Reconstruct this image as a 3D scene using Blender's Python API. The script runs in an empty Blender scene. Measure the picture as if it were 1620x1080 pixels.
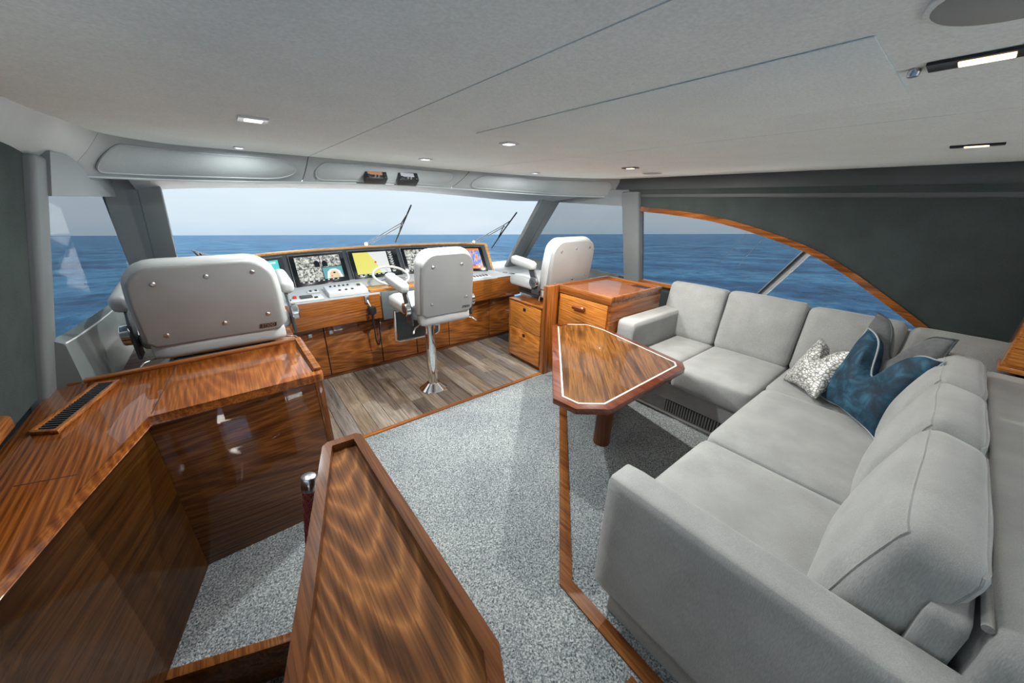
import bpy, bmesh, math, random
from mathutils import Vector, Matrix, noise
random.seed(7)
PI = math.pi
scene = bpy.context.scene
COL = scene.collection

# ------------------------------------------------------------------ camera
EYE = Vector((0, 0, 1.7))
F_PX, PITCH, YAW, ROLL = 550.13, 0.37664, 0.67829, -0.022277
fw = Vector((math.sin(YAW)*math.cos(PITCH), math.cos(YAW)*math.cos(PITCH), -math.sin(PITCH)))
rt = Vector((math.cos(YAW), -math.sin(YAW), 0)); dn = fw.cross(rt)
c_, s_ = math.cos(ROLL), math.sin(ROLL)
rt, dn = c_*rt + s_*dn, -s_*rt + c_*dn
cam_d = bpy.data.cameras.new('camera'); cam = bpy.data.objects.new('camera', cam_d); COL.objects.link(cam)
cam_d.sensor_width = 36; cam_d.lens = F_PX/1620*36; cam_d.clip_start = 0.02; cam_d.clip_end = 30000
up = -dn
cam.matrix_world = Matrix(((rt.x, up.x, -fw.x, EYE.x), (rt.y, up.y, -fw.y, EYE.y), (rt.z, up.z, -fw.z, EYE.z), (0, 0, 0, 1)))
scene.camera = cam

# ------------------------------------------------------------------ world, light, exposure
vs = scene.view_settings
vs.view_transform = 'Standard'; vs.look = 'None'; vs.gamma = 1; vs.use_curve_mapping = False
vs.exposure = 0.32
scene.cycles.use_denoising = True
scene.cycles.max_bounces = 10; scene.cycles.diffuse_bounces = 6; scene.cycles.glossy_bounces = 5
scene.cycles.transparent_max_bounces = 16; scene.cycles.sample_clamp_indirect = 6
scene.cycles.caustics_reflective = False; scene.cycles.caustics_refractive = False
W = bpy.data.worlds.new('hazy_sky'); scene.world = W; W.use_nodes = True
nt = W.node_tree; nt.nodes.clear()
SEA_N = Vector((0.0, 0.0, 1.0))   # replaced below
def pix_ray(x, y):
    return (rt*((x-810)/F_PX) + dn*((y-540)/F_PX) + fw).normalized()
# the boat is trimmed a few degrees against the sea: the sea plane holds the horizon
SEA_N = pix_ray(1280, 369).cross(pix_ray(90, 372)).normalized()
if SEA_N.z < 0: SEA_N = -SEA_N
tc = nt.nodes.new('ShaderNodeTexCoord')
dot = nt.nodes.new('ShaderNodeVectorMath'); dot.operation = 'DOT_PRODUCT'
nt.links.new(tc.outputs['Generated'], dot.inputs[0]); dot.inputs[1].default_value = SEA_N
ramp = nt.nodes.new('ShaderNodeValToRGB')
ramp.color_ramp.elements[0].position = 0.0; ramp.color_ramp.elements[0].color = (0.55, 0.69, 0.80, 1)
ramp.color_ramp.elements[1].position = 1.0; ramp.color_ramp.elements[1].color = (0.95, 1.02, 1.08, 1)
for p, c in ((0.03, (0.66, 0.77, 0.85, 1)), (0.10, (0.72, 0.83, 0.90, 1)), (0.30, (0.74, 0.88, 0.95, 1))):
    e = ramp.color_ramp.elements.new(p); e.color = c
nt.links.new(dot.outputs['Value'], ramp.inputs[0])
cl = nt.nodes.new('ShaderNodeTexNoise'); cl.inputs['Scale'].default_value = 3; cl.inputs['Detail'].default_value = 5
mp = nt.nodes.new('ShaderNodeMapping'); mp.inputs['Scale'].default_value = (1, 1, 4)
nt.links.new(tc.outputs['Generated'], mp.inputs[0]); nt.links.new(mp.outputs[0], cl.inputs['Vector'])
mx = nt.nodes.new('ShaderNodeMix'); mx.data_type = 'RGBA'; mx.inputs[7].default_value = (0.86, 0.90, 0.93, 1)
cr = nt.nodes.new('ShaderNodeValToRGB'); cr.color_ramp.elements[0].position = 0.5; cr.color_ramp.elements[1].position = 0.75
cr.color_ramp.elements[1].color = (0.5, 0.5, 0.5, 1)
nt.links.new(cl.outputs['Fac'], cr.inputs[0]); nt.links.new(cr.outputs[0], mx.inputs[0])
nt.links.new(ramp.outputs[0], mx.inputs[6])
bg = nt.nodes.new('ShaderNodeBackground'); bg.inputs['Strength'].default_value = 2.02
nt.links.new(mx.outputs[2], bg.inputs[0])
wo = nt.nodes.new('ShaderNodeOutputWorld'); nt.links.new(bg.outputs[0], wo.inputs[0])
LAMP_W = 19.0           # power of each ceiling downlight
sun_d = bpy.data.lights.new('sun', 'SUN'); sun_d.energy = 42.0; sun_d.angle = math.radians(4); sun_d.color = (1.0, 0.96, 0.9)
sun = bpy.data.objects.new('sun', sun_d); COL.objects.link(sun)          # high hazy sun from astern
sun.rotation_euler = Vector((0.10, 0.50, -0.88)).to_track_quat('-Z', 'Y').to_euler()

# ------------------------------------------------------------------ materials
class NT:
    def __init__(s, name):
        s.m = bpy.data.materials.new(name); s.m.use_nodes = True
        s.t = s.m.node_tree; s.b = s.t.nodes['Principled BSDF']; s.out = s.t.nodes['Material Output']
    def n(s, typ, **kw):
        d = s.t.nodes.new(typ)
        for k, v in kw.items():
            if k in d.inputs: d.inputs[k].default_value = v
            else: setattr(d, k, v)
        return d
    def l(s, a, b): s.t.links.new(a, b)
    def set(s, **kw):
        for k, v in kw.items(): s.b.inputs[k.replace('_', ' ')].default_value = v
    def coords(s, scale=(1, 1, 1), rot=(0, 0, 0), loc=(0, 0, 0)):
        tc = s.n('ShaderNodeTexCoord'); mp = s.n('ShaderNodeMapping')
        mp.inputs['Scale'].default_value = scale; mp.inputs['Rotation'].default_value = rot; mp.inputs['Location'].default_value = loc
        src = tc.outputs['Object']
        if any(rot):
            m0 = s.n('ShaderNodeMapping'); m0.inputs['Rotation'].default_value = rot; s.l(src, m0.inputs[0]); src = m0.outputs[0]
            mp.inputs['Rotation'].default_value = (0, 0, 0)
        s.l(src, mp.inputs[0]); return mp.outputs[0]
    def ramp(s, fac, stops):
        r = s.n('ShaderNodeValToRGB'); e = r.color_ramp.elements
        e[0].position = stops[0][0]; e[0].color = (*stops[0][1], 1)
        e[1].position = stops[-1][0]; e[1].color = (*stops[-1][1], 1)
        for p, c in stops[1:-1]: q = e.new(p); q.color = (*c, 1)
        s.l(fac, r.inputs[0]); return r.outputs[0]
    def bump(s, h, strength, dist=0.01):
        b = s.n('ShaderNodeBump'); b.inputs['Strength'].default_value = strength; b.inputs['Distance'].default_value = dist
        s.l(h, b.inputs['Height']); s.l(b.outputs[0], s.b.inputs['Normal'])

def plain(name, col, rough=0.5, metal=0.0, spec=0.5, coat=0.0, emit=None, es=0.0):
    k = NT(name); k.set(Base_Color=(*col, 1), Roughness=rough, Metallic=metal)
    k.b.inputs['Specular IOR Level'].default_value = spec
    k.b.inputs['Coat Weight'].default_value = coat; k.b.inputs['Coat Roughness'].default_value = 0.04
    if emit: k.b.inputs['Emission Color'].default_value = (*emit, 1); k.b.inputs['Emission Strength'].default_value = es
    return k.m

def wood(name, axis, dark, mid, light, scale=1.0, coat=1.0, rough=0.35, rot=(0, 0, 0), cathedral=None, coat_rough=0.03, rings=19.0, curve=15.0, figure=0.085):
    """axis: grain direction. cathedral=(x,y,z): centre of a flame figure stretched along the grain."""
    k = NT(name)
    a = 'XYZ'.index(axis)
    sc = [15*scale]*3; sc[a] = 0.8*scale
    v = k.coords(tuple(sc), rot)
    n1 = k.n('ShaderNodeTexNoise', Scale=1.0, Detail=7.0, Roughness=0.62, Distortion=0.5); k.l(v, n1.inputs['Vector'])
    fac = n1.outputs['Fac']
    if cathedral:
        v2 = k.coords((1, 1, 1), (0, 0, 0), tuple(-q for q in cathedral))
        dn_ = [3.0]*3; dn_[a] = 1.2
        nd = k.n('ShaderNodeTexNoise', Scale=1.0, Detail=3.0, Roughness=0.5); k.l(k.coords(tuple(dn_)), nd.inputs['Vector'])
        sx = k.n('ShaderNodeSeparateXYZ'); k.l(v2, sx.inputs[0])
        dt = k.n('ShaderNodeVectorMath', operation='DOT_PRODUCT'); k.l(v2, dt.inputs[0]); k.l(v2, dt.inputs[1])
        al = sx.outputs[a]
        sq = k.n('ShaderNodeMath', operation='MULTIPLY'); k.l(al, sq.inputs[0]); k.l(al, sq.inputs[1])
        qq = k.n('ShaderNodeMath', operation='SUBTRACT'); k.l(dt.outputs['Value'], qq.inputs[0]); k.l(sq.outputs[0], qq.inputs[1])
        f1 = k.n('ShaderNodeMath', operation='MULTIPLY_ADD'); k.l(qq.outputs[0], f1.inputs[0]); f1.inputs[1].default_value = -curve; k.l(al, f1.inputs[2])
        f2 = k.n('ShaderNodeMath', operation='MULTIPLY_ADD'); k.l(nd.outputs['Fac'], f2.inputs[0]); f2.inputs[1].default_value = 0.45; k.l(f1.outputs[0], f2.inputs[2])
        mm = k.n('ShaderNodeMath', operation='MULTIPLY'); k.l(f2.outputs[0], mm.inputs[0]); mm.inputs[1].default_value = rings
        sn = k.n('ShaderNodeMath', operation='SINE'); k.l(mm.outputs[0], sn.inputs[0])
        ma = k.n('ShaderNodeMath', operation='MULTIPLY_ADD'); k.l(sn.outputs[0], ma.inputs[0]); ma.inputs[1].default_value = figure
        hf = k.n('ShaderNodeMath', operation='MULTIPLY_ADD'); k.l(fac, hf.inputs[0]); hf.inputs[1].default_value = 0.6; hf.inputs[2].default_value = 0.2
        k.l(hf.outputs[0], ma.inputs[2]); fac = ma.outputs[0]
    c = k.ramp(fac, [(0.30, dark), (0.42, mid), (0.50, light), (0.57, mid), (0.70, dark)])
    sf = [190*scale]*3; sf[a] = 5*scale
    vf = k.coords(tuple(sf), rot); n2 = k.n('ShaderNodeTexNoise', Scale=1.0, Detail=2.0); k.l(vf, n2.inputs['Vector'])
    c2 = k.ramp(n2.outputs['Fac'], [(0.36, (0.45, 0.40, 0.36)), (0.56, (1, 1, 1))])
    mu = k.n('ShaderNodeMix', data_type='RGBA', blend_type='MULTIPLY'); mu.inputs[0].default_value = 0.7
    k.l(c, mu.inputs[6]); k.l(c2, mu.inputs[7]); k.l(mu.outputs[2], k.b.inputs['Base Color'])
    k.set(Roughness=rough); k.b.inputs['Coat Weight'].default_value = coat; k.b.inputs['Coat Roughness'].default_value = coat_rough
    k.b.inputs['Coat IOR'].default_value = 1.5; k.b.inputs['Specular IOR Level'].default_value = 0.15
    return k.m

def fabric(name, col, var=0.12, scale=220, stretch=(1, 1, 0.12), bump=0.25, sheen=0.3, rough=0.9, mottle=1.0, spec=0.2):
    k = NT(name)
    v = k.coords(tuple(scale*q for q in stretch)); n1 = k.n('ShaderNodeTexNoise', Scale=1.0, Detail=2.0, Roughness=0.6); k.l(v, n1.inputs['Vector'])
    d = tuple(max(0, q*(1-2.2*var)) for q in col); li = tuple(min(1, q*(1+1.2*var)) for q in col)
    c = k.ramp(n1.outputs['Fac'], [(0.3, d), (0.7, li)])
    v3 = k.coords((6, 6, 6)); n3 = k.n('ShaderNodeTexNoise', Scale=1.0, Detail=3.0); k.l(v3, n3.inputs['Vector'])
    c3 = k.ramp(n3.outputs['Fac'], [(0.35, (1-0.1*mottle,)*3), (0.65, (1+0.06*mottle,)*3)])
    mu = k.n('ShaderNodeMix', data_type='RGBA', blend_type='MULTIPLY'); mu.inputs[0].default_value = 1
    k.l(c, mu.inputs[6]); k.l(c3, mu.inputs[7]); k.l(mu.outputs[2], k.b.inputs['Base Color'])
    k.set(Roughness=rough); k.b.inputs['Specular IOR Level'].default_value = spec
    k.b.inputs['Sheen Weight'].default_value = sheen; k.b.inputs['Sheen Roughness'].default_value = 0.5
    k.bump(n1.outputs['Fac'], bump, 0.004); return k.m

def glass(name, tint, refl=0.9):
    k = NT(name); k.t.nodes.remove(k.b)
    tr = k.n('ShaderNodeBsdfTransparent'); tr.inputs[0].default_value = (*tint, 1)
    gl = k.n('ShaderNodeBsdfGlossy'); gl.inputs['Roughness'].default_value = 0.01; gl.inputs[0].default_value = (refl, refl, refl, 1)
    lw = k.n('ShaderNodeLayerWeight'); lw.inputs['Blend'].default_value = 0.5
    pw = k.n('ShaderNodeMath', operation='POWER'); k.l(lw.outputs['Facing'], pw.inputs[0]); pw.inputs[1].default_value = 5.0
    fr = k.n('ShaderNodeMath', operation='MULTIPLY_ADD'); k.l(pw.outputs[0], fr.inputs[0]); fr.inputs[1].default_value = 0.10; fr.inputs[2].default_value = 0.008
    mi = k.n('ShaderNodeMixShader'); k.l(fr.outputs[0], mi.inputs[0]); k.l(tr.outputs[0], mi.inputs[1]); k.l(gl.outputs[0], mi.inputs[2])
    k.l(mi.outputs[0], k.out.inputs[0]); return k.m

def leather(name, col, rough=0.45, bump=0.08, scale=260, spec=0.4):
    k = NT(name); v = k.coords((scale, scale, scale)); n1 = k.n('ShaderNodeTexVoronoi', Scale=1.0); k.l(v, n1.inputs['Vector'])
    v2 = k.coords((4, 4, 4)); n2 = k.n('ShaderNodeTexNoise', Scale=1.0, Detail=3.0); k.l(v2, n2.inputs['Vector'])
    c = k.ramp(n2.outputs['Fac'], [(0.3, tuple(q*0.93 for q in col)), (0.7, tuple(min(1, q*1.05) for q in col))])
    k.l(c, k.b.inputs['Base Color']); k.set(Roughness=rough); k.b.inputs['Specular IOR Level'].default_value = spec
    k.bump(n1.outputs['Distance'], bump, 0.002); return k.m

WD, WM, WL = (0.0952, 0.0247, 0.0050), (0.2352, 0.0700, 0.0130), (0.3696, 0.1235, 0.0245)     # varnished teak
M = {}
for ax in 'XYZ': M['wood'+ax] = wood('varnished_teak_'+ax, ax, WD, WM, WL)
M['counter'] = wood('counter_teak', 'Y', (0.1120, 0.0268, 0.0050), (0.2576, 0.0700, 0.0122), (0.3696, 0.1183, 0.0216), 0.8, cathedral=(-0.05, 2.1, 0.87))
M['panelX'] = wood('panel_teak', 'X', (0.0616, 0.0165, 0.0036), (0.1512, 0.0453, 0.0086), (0.2352, 0.0782, 0.0151), 0.8, cathedral=(-0.05, 1.86, 0.55))
M['panelD'] = wood('stair_panel_teak', 'Y', (0.0504, 0.0154, 0.0029), (0.1176, 0.0412, 0.0079), (0.1848, 0.0679, 0.0130), 0.8, rot=(0.0, 0, 0.253), coat_rough=0.06)
M['door'] = wood('door_teak', 'X', (0.1120, 0.0309, 0.0058), (0.2464, 0.0761, 0.0137), (0.3472, 0.1183, 0.0223), 0.9, cathedral=(0.8, 3.6, 0.3))
M['drawer'] = wood('drawer_teak', 'Y', (0.2464, 0.0741, 0.0130), (0.4704, 0.1646, 0.0288), (0.6160, 0.2367, 0.0468), 1.0, cathedral=(2.37, 2.7, 0.3))
M['tray'] = wood('tray_walnut', 'Y', (0.0840, 0.0309, 0.0101), (0.2128, 0.0803, 0.0230), (0.3472, 0.1389, 0.0396), 1.0, coat=0.0, rough=0.55, cathedral=(0.13, 1.05, 0.86), coat_rough=0.2, rings=25.0, curve=24.0, figure=0.13)
M['traytrim'] = wood('tray_trim_walnut', 'Y', (0.0728, 0.0247, 0.0086), (0.1288, 0.0432, 0.0130), (0.1792, 0.0617, 0.0187), 1.0, coat=0.4, coat_rough=0.15)
M['tablein'] = wood('table_veneer', 'Y', (0.0392, 0.0134, 0.0036), (0.1120, 0.0412, 0.0086), (0.2128, 0.0875, 0.0187), 1.1, rot=(0, 0, 0.785))
M['tabletrim'] = wood('table_edge_mahogany', 'Y', (0.0672, 0.0123, 0.0043), (0.1288, 0.0268, 0.0079), (0.1680, 0.0412, 0.0115), 0.8)
M['leg'] = wood('table_leg_walnut', 'Z', (0.0560, 0.0185, 0.0072), (0.1120, 0.0391, 0.0144), (0.1568, 0.0566, 0.0216), 1.2, coat=0.3, coat_rough=0.2)
M['orange'] = wood('dash_burl', 'X', (0.3360, 0.1029, 0.0144), (0.6160, 0.2264, 0.0360), (0.7840, 0.3396, 0.0648), 2.5)
M['coaming'] = wood('coaming_teak', 'X', (0.4704, 0.2058, 0.0576), (0.6720, 0.3293, 0.1080), (0.7840, 0.4322, 0.1584), 1.0)
M['strip'] = wood('floor_strip_teak', 'Y', (0.0784, 0.0247, 0.0072), (0.1568, 0.0515, 0.0130), (0.2240, 0.0823, 0.0216), 1.2, coat=0.3, coat_rough=0.25)
PL = []
for i, (a, b, c) in enumerate((((0.12, 0.085, 0.06), (0.22, 0.165, 0.12), (0.30, 0.235, 0.18)), ((0.07, 0.05, 0.04), (0.13, 0.10, 0.08), (0.18, 0.145, 0.12)),
                               ((0.15, 0.12, 0.095), (0.25, 0.205, 0.165), (0.33, 0.28, 0.23)), ((0.10, 0.085, 0.075), (0.18, 0.155, 0.14), (0.24, 0.21, 0.19)))):
    PL.append(wood('floor_plank_%d' % i, 'Y', a, b, c, 1.2, coat=0.35, rough=0.45, coat_rough=0.22))
M['fabric'] = fabric('sofa_chenille', (0.325, 0.327, 0.32), var=0.08, scale=420, bump=0.12)
M['piping'] = fabric('sofa_piping', (0.40, 0.40, 0.38), scale=400, stretch=(1, 1, 1))
M['wallfab'] = fabric('wall_cloth', (0.060, 0.074, 0.072), var=0.10, scale=300, stretch=(1, 1, 1), bump=0.1, sheen=0.0, spec=0.0, rough=1.0)
M['pillar'] = leather('pillar_vinyl', (0.15, 0.165, 0.17), 0.5, spec=0.25)
M['band'] = leather('header_vinyl', (0.34, 0.37, 0.375), 0.48, 0.12, 120, 0.4)
M['cornice'] = leather('cornice_vinyl', (0.075, 0.082, 0.085), 0.5)
M['soffit'] = leather('soffit_vinyl', (0.20, 0.22, 0.23), 0.5)
M['ceil'] = fabric('ceiling_cloth', (0.86, 0.93, 0.92), var=0.04, scale=160, stretch=(1, 1, 1), bump=0.05, sheen=0.0, mottle=0.2)
M['sidepanel'] = leather('side_panel_vinyl', (0.16, 0.185, 0.185), 0.5)
M['white'] = plain('white_gelcoat', (0.75, 0.75, 0.74), 0.25)
M['chair'] = leather('chair_vinyl', (0.31, 0.31, 0.305), 0.42, 0.1, 420)
M['chairpad'] = leather('chair_pad_vinyl', (0.48, 0.48, 0.475), 0.42, 0.1, 420)
M['chrome'] = plain('chrome', (0.82, 0.83, 0.85), 0.05, 1.0)
M['steel'] = plain('brushed_steel', (0.62, 0.62, 0.63), 0.28, 1.0)
M['black'] = plain('black_plastic', (0.012, 0.013, 0.015), 0.35)
M['dgrey'] = plain('dark_grey_metal', (0.05, 0.055, 0.06), 0.4)
M['dash'] = leather('dash_vinyl', (0.46, 0.47, 0.48), 0.4, 0.05, 300)
M['helmgrey'] = leather('pod_vinyl', (0.10, 0.11, 0.115), 0.5)
M['bezel'] = plain('bezel_black', (0.008, 0.010, 0.012), 0.12)
M['fascia'] = plain('fascia_grey', (0.045, 0.052, 0.058), 0.4)
M['windshield'] = glass('windshield_glass', (0.65, 0.655, 0.66))
M['tinted'] = glass('tinted_glass', (0.445, 0.453, 0.463))
M['clear'] = glass('clear_glass', (0.75, 0.76, 0.76))
M['plaque'] = plain('plaque_brown', (0.035, 0.018, 0.015), 0.3)
M['letter'] = plain('plaque_letters', (0.35, 0.30, 0.28), 0.3, 0.6)
M['darkletter'] = plain('emblem_letters', (0.03, 0.03, 0.035), 0.3)
M['red'] = plain('red_button', (0.55, 0.03, 0.02), 0.3)
M['lens_warm'] = plain('lamp_lens_warm', (1, 0.9, 0.7), 0.4, emit=(1.0, 0.72, 0.38), es=3.0)
M['lens_cool'] = plain('lamp_lens_cool', (0.95, 0.97, 1), 0.4, emit=(0.95, 0.98, 1.0), es=1.2)
M['speaker'] = plain('speaker_mesh', (0.30, 0.33, 0.33), 0.7)
M['groove'] = plain('groove_dark', (0.02, 0.022, 0.022), 0.8)
M['joint'] = plain('ceiling_joint', (0.30, 0.33, 0.33), 0.8)
M['roof'] = plain('roof_gelcoat', (0.30, 0.32, 0.33), 0.6)
M['inlay'] = plain('pearl_inlay', (0.72, 0.70, 0.64), 0.2, coat=1)

k = NT('woven_carpet')           # heathered loop carpet
v = k.coords((1, 1, 1), (0, 0, 0.6)); vo = k.n('ShaderNodeTexVoronoi', Scale=170.0); k.l(v, vo.inputs['Vector'])
n1 = k.n('ShaderNodeTexNoise', Scale=115.0, Detail=3.0, Roughness=0.7); k.l(v, n1.inputs['Vector'])
m1 = k.n('ShaderNodeMath', operation='MULTIPLY_ADD'); k.l(vo.outputs['Color'], m1.inputs[0]); m1.inputs[1].default_value = 0.35; k.l(n1.outputs['Fac'], m1.inputs[2])
c = k.ramp(m1.outputs[0], [(0.44, (0.045, 0.053, 0.06)), (0.64, (0.20, 0.222, 0.23)), (0.88, (0.48, 0.50, 0.50))])
v2 = k.coords((2.5, 2.5, 2.5)); n2 = k.n('ShaderNodeTexNoise', Scale=1.0, Detail=4.0); k.l(v2, n2.inputs['Vector'])
c2 = k.ramp(n2.outputs['Fac'], [(0.35, (0.88, 0.88, 0.9)), (0.65, (1.08, 1.08, 1.06))])
mu = k.n('ShaderNodeMix', data_type='RGBA', blend_type='MULTIPLY'); mu.inputs[0].default_value = 1
k.l(c, mu.inputs[6]); k.l(c2, mu.inputs[7]); k.l(mu.outputs[2], k.b.inputs['Base Color'])
k.set(Roughness=0.95); k.b.inputs['Specular IOR Level'].default_value = 0.1; k.bump(m1.outputs[0], 0.9, 0.008)
M['carpet'] = k.m

k = NT('teal_velvet')
v = k.coords((9, 9, 9)); n1 = k.n('ShaderNodeTexNoise', Scale=1.0, Detail=6.0, Roughness=0.65, Distortion=0.6); k.l(v, n1.inputs['Vector'])
c = k.ramp(n1.outputs['Fac'], [(0.38, (0.001, 0.013, 0.030)), (0.52, (0.003, 0.036, 0.070)), (0.72, (0.035, 0.14, 0.21))])
k.l(c, k.b.inputs['Base Color']); k.set(Roughness=0.75); k.b.inputs['Sheen Weight'].default_value = 0.08
k.b.inputs['Sheen Tint'].default_value = (0.25, 0.55, 0.65, 1); k.b.inputs['Sheen Roughness'].default_value = 0.35; k.bump(n1.outputs['Fac'], 0.25, 0.01)
M['teal'] = k.m
M['greyvelvet'] = fabric('grey_velvet', (0.115, 0.117, 0.122), var=0.08, scale=40, stretch=(1, 1, 1), bump=0.1, sheen=0.25)
k = NT('silver_scale_cloth')
v = k.coords((38, 38, 60)); vo = k.n('ShaderNodeTexVoronoi', feature='DISTANCE_TO_EDGE', Scale=1.0); k.l(v, vo.inputs['Vector'])
c = k.ramp(vo.outputs['Distance'], [(0.04, (0.17, 0.17, 0.165)), (0.16, (0.66, 0.65, 0.62))])
k.l(c, k.b.inputs['Base Color']); k.set(Roughness=0.4, Metallic=0.25); k.bump(vo.outputs['Distance'], 0.5, 0.01)
M['silver'] = k.m
k = NT('sea_water')
v = k.coords((0.09, 0.09, 0.09)); n1 = k.n('ShaderNodeTexNoise', Scale=1.0, Detail=8.0, Roughness=0.62); k.l(v, n1.inputs['Vector'])
v2 = k.coords((0.5, 0.5, 0.5)); n2 = k.n('ShaderNodeTexNoise', Scale=1.0, Detail=6.0, Roughness=0.6, Distortion=0.5); k.l(v2, n2.inputs['Vector'])
ad = k.n('ShaderNodeMath', operation='MULTIPLY_ADD'); k.l(n2.outputs['Fac'], ad.inputs[0]); ad.inputs[1].default_value = 0.6; k.l(n1.outputs['Fac'], ad.inputs[2])
c = k.ramp(ad.outputs[0], [(0.62, (0.0012, 0.013, 0.038)), (0.80, (0.005, 0.035, 0.080)), (0.92, (0.016, 0.063, 0.115))])
k.l(c, k.b.inputs['Base Color']); k.set(Roughness=0.4); k.b.inputs['Specular IOR Level'].default_value = 0.10; k.bump(ad.outputs[0], 1.0, 1.6)
M['sea'] = k.m

# ------------------------------------------------------------------ helpers
def link(o, parent=None):
    COL.objects.link(o)
    if parent: o.parent = parent; o.matrix_parent_inverse = parent_world(parent).inverted()
    return o
def parent_world(p):
    m = p.matrix_parent_inverse @ p.matrix_basis
    return parent_world(p.parent) @ m if p.parent else p.matrix_basis.copy()
def tag(o, label=None, cat=None, group=None, kind=None):
    if label: o['label'] = label
    if cat: o['category'] = cat
    if group: o['group'] = group
    if kind: o['kind'] = kind
    return o
def thing(name, loc, label, cat, group=None, rz=0):
    o = bpy.data.objects.new(name, None); o.location = loc; o.rotation_euler = (0, 0, rz); o.empty_display_size = 0.1
    COL.objects.link(o)
    o.matrix_basis = Matrix.Translation(Vector(loc)) @ Matrix.Rotation(rz, 4, 'Z')
    return tag(o, label, cat, group)
def finish(name, bm, mat, parent=None, smooth=True, local=False, ang=40):
    bmesh.ops.recalc_face_normals(bm, faces=bm.faces[:])
    me = bpy.data.meshes.new(name); bm.to_mesh(me); bm.free()
    for m in (mat if isinstance(mat, (list, tuple)) else [mat]): me.materials.append(m)
    if smooth:
        me.polygons.foreach_set('use_smooth', [True]*len(me.polygons))
        try: me.set_sharp_from_angle(angle=math.radians(ang))
        except Exception: pass
    o = bpy.data.objects.new(name, me)
    if local:
        COL.objects.link(o); o.parent = parent
    else: link(o, parent)
    return o
def bevel(bm, w, seg=2, edges=None):
    if w > 0: bmesh.ops.bevel(bm, geom=edges if edges is not None else bm.edges[:], offset=w, segments=seg, affect='EDGES', profile=0.5, clamp_overlap=True)
def box(name, a, b, mat, parent=None, bev=0.004, seg=2, local=False, mtx=None):
    bm = bmesh.new(); bmesh.ops.create_cube(bm, size=1)
    for v in bm.verts: v.co = Vector((a[i] + (v.co[i]+0.5)*(b[i]-a[i]) for i in range(3)))
    bevel(bm, min(bev, 0.45*min(abs(b[i]-a[i]) for i in range(3))), seg)
    if mtx: bm.transform(mtx)
    return finish(name, bm, mat, parent, True, local)
def prism(name, pts, z0, z1, mat, parent=None, bev=0.0, seg=2, local=False, mtx=None):
    """polygon pts (x,y) extruded in z"""
    bm = bmesh.new()
    lo = [bm.verts.new((p[0], p[1], z0)) for p in pts]; hi = [bm.verts.new((p[0], p[1], z1)) for p in pts]
    bm.faces.new(lo[::-1]); bm.faces.new(hi); n = len(pts)
    for i in range(n): bm.faces.new((lo[i], lo[(i+1) % n], hi[(i+1) % n], hi[i]))
    bevel(bm, bev, seg)
    bmesh.ops.triangulate(bm, faces=[f for f in bm.faces if len(f.verts) > 4])
    if mtx: bm.transform(mtx)
    return finish(name, bm, mat, parent, True, local)
def loft(name, rows, mat, parent=None, thick=0.0, closed=False, smooth=True, local=False):
    """rows: list of equally long point lists -> quad sheet, optionally thickened along its normals"""
    bm = bmesh.new(); V = [[bm.verts.new(p) for p in r] for r in rows]
    for i in range(len(V)-1):
        m = len(V[i])
        for j in range(m if closed else m-1):
            bm.faces.new((V[i][j], V[i][(j+1) % m], V[i+1][(j+1) % m], V[i+1][j]))
    if thick:
        bmesh.ops.recalc_face_normals(bm, faces=bm.faces[:])
        bmesh.ops.solidify(bm, geom=bm.faces[:], thickness=thick)
    return finish(name, bm, mat, parent, smooth, local)
def tube(name, path, r, mat, parent=None, closed=False, res=8, local=False, caps=True):
    path = [Vector(p) for p in path]; n = len(path); bm = bmesh.new(); rings = []
    rr = r if isinstance(r, (list, tuple)) else [r]*n
    prev = None
    for i, p in enumerate(path):
        if closed: t = path[(i+1) % n] - path[i-1]
        else: t = path[min(i+1, n-1)] - path[max(i-1, 0)]
        t.normalize()
        if prev is None:
            a = Vector((0, 0, 1)) if abs(t.z) < 0.9 else Vector((1, 0, 0)); u = t.cross(a).normalized()
        else:
            u = prev - t*prev.dot(t); u.normalize()
        prev = u; w = t.cross(u)
        rings.append([bm.verts.new(p + rr[i]*(math.cos(2*PI*k/res)*u + math.sin(2*PI*k/res)*w)) for k in range(res)])
    for i in range(n if closed else n-1):
        A, B = rings[i], rings[(i+1) % n]
        for k in range(res): bm.faces.new((A[k], A[(k+1) % res], B[(k+1) % res], B[k]))
    if not closed and caps: bm.faces.new(rings[0][::-1]); bm.faces.new(rings[-1])
    return finish(name, bm, mat, parent, True, local, 50)
def lathe(name, prof, c, mat, parent=None, axis='Z', seg=28, local=False):
    bm = bmesh.new(); rings = []
    for r, h in prof:
        ring = []
        for k in range(seg):
            a = 2*PI*k/seg; p = (r*math.cos(a), r*math.sin(a), h)
            if axis == 'X': p = (h, p[0], p[1])
            elif axis == 'Y': p = (p[0], h, p[1])
            ring.append(bm.verts.new(Vector(c)+Vector(p)))
        rings.append(ring)
    for A, B in zip(rings, rings[1:]):
        for k in range(seg): bm.faces.new((A[k], A[(k+1) % seg], B[(k+1) % seg], B[k]))
    bm.faces.new(rings[0][::-1]); bm.faces.new(rings[-1])
    return finish(name, bm, mat, parent, True, local, 35)
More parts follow.
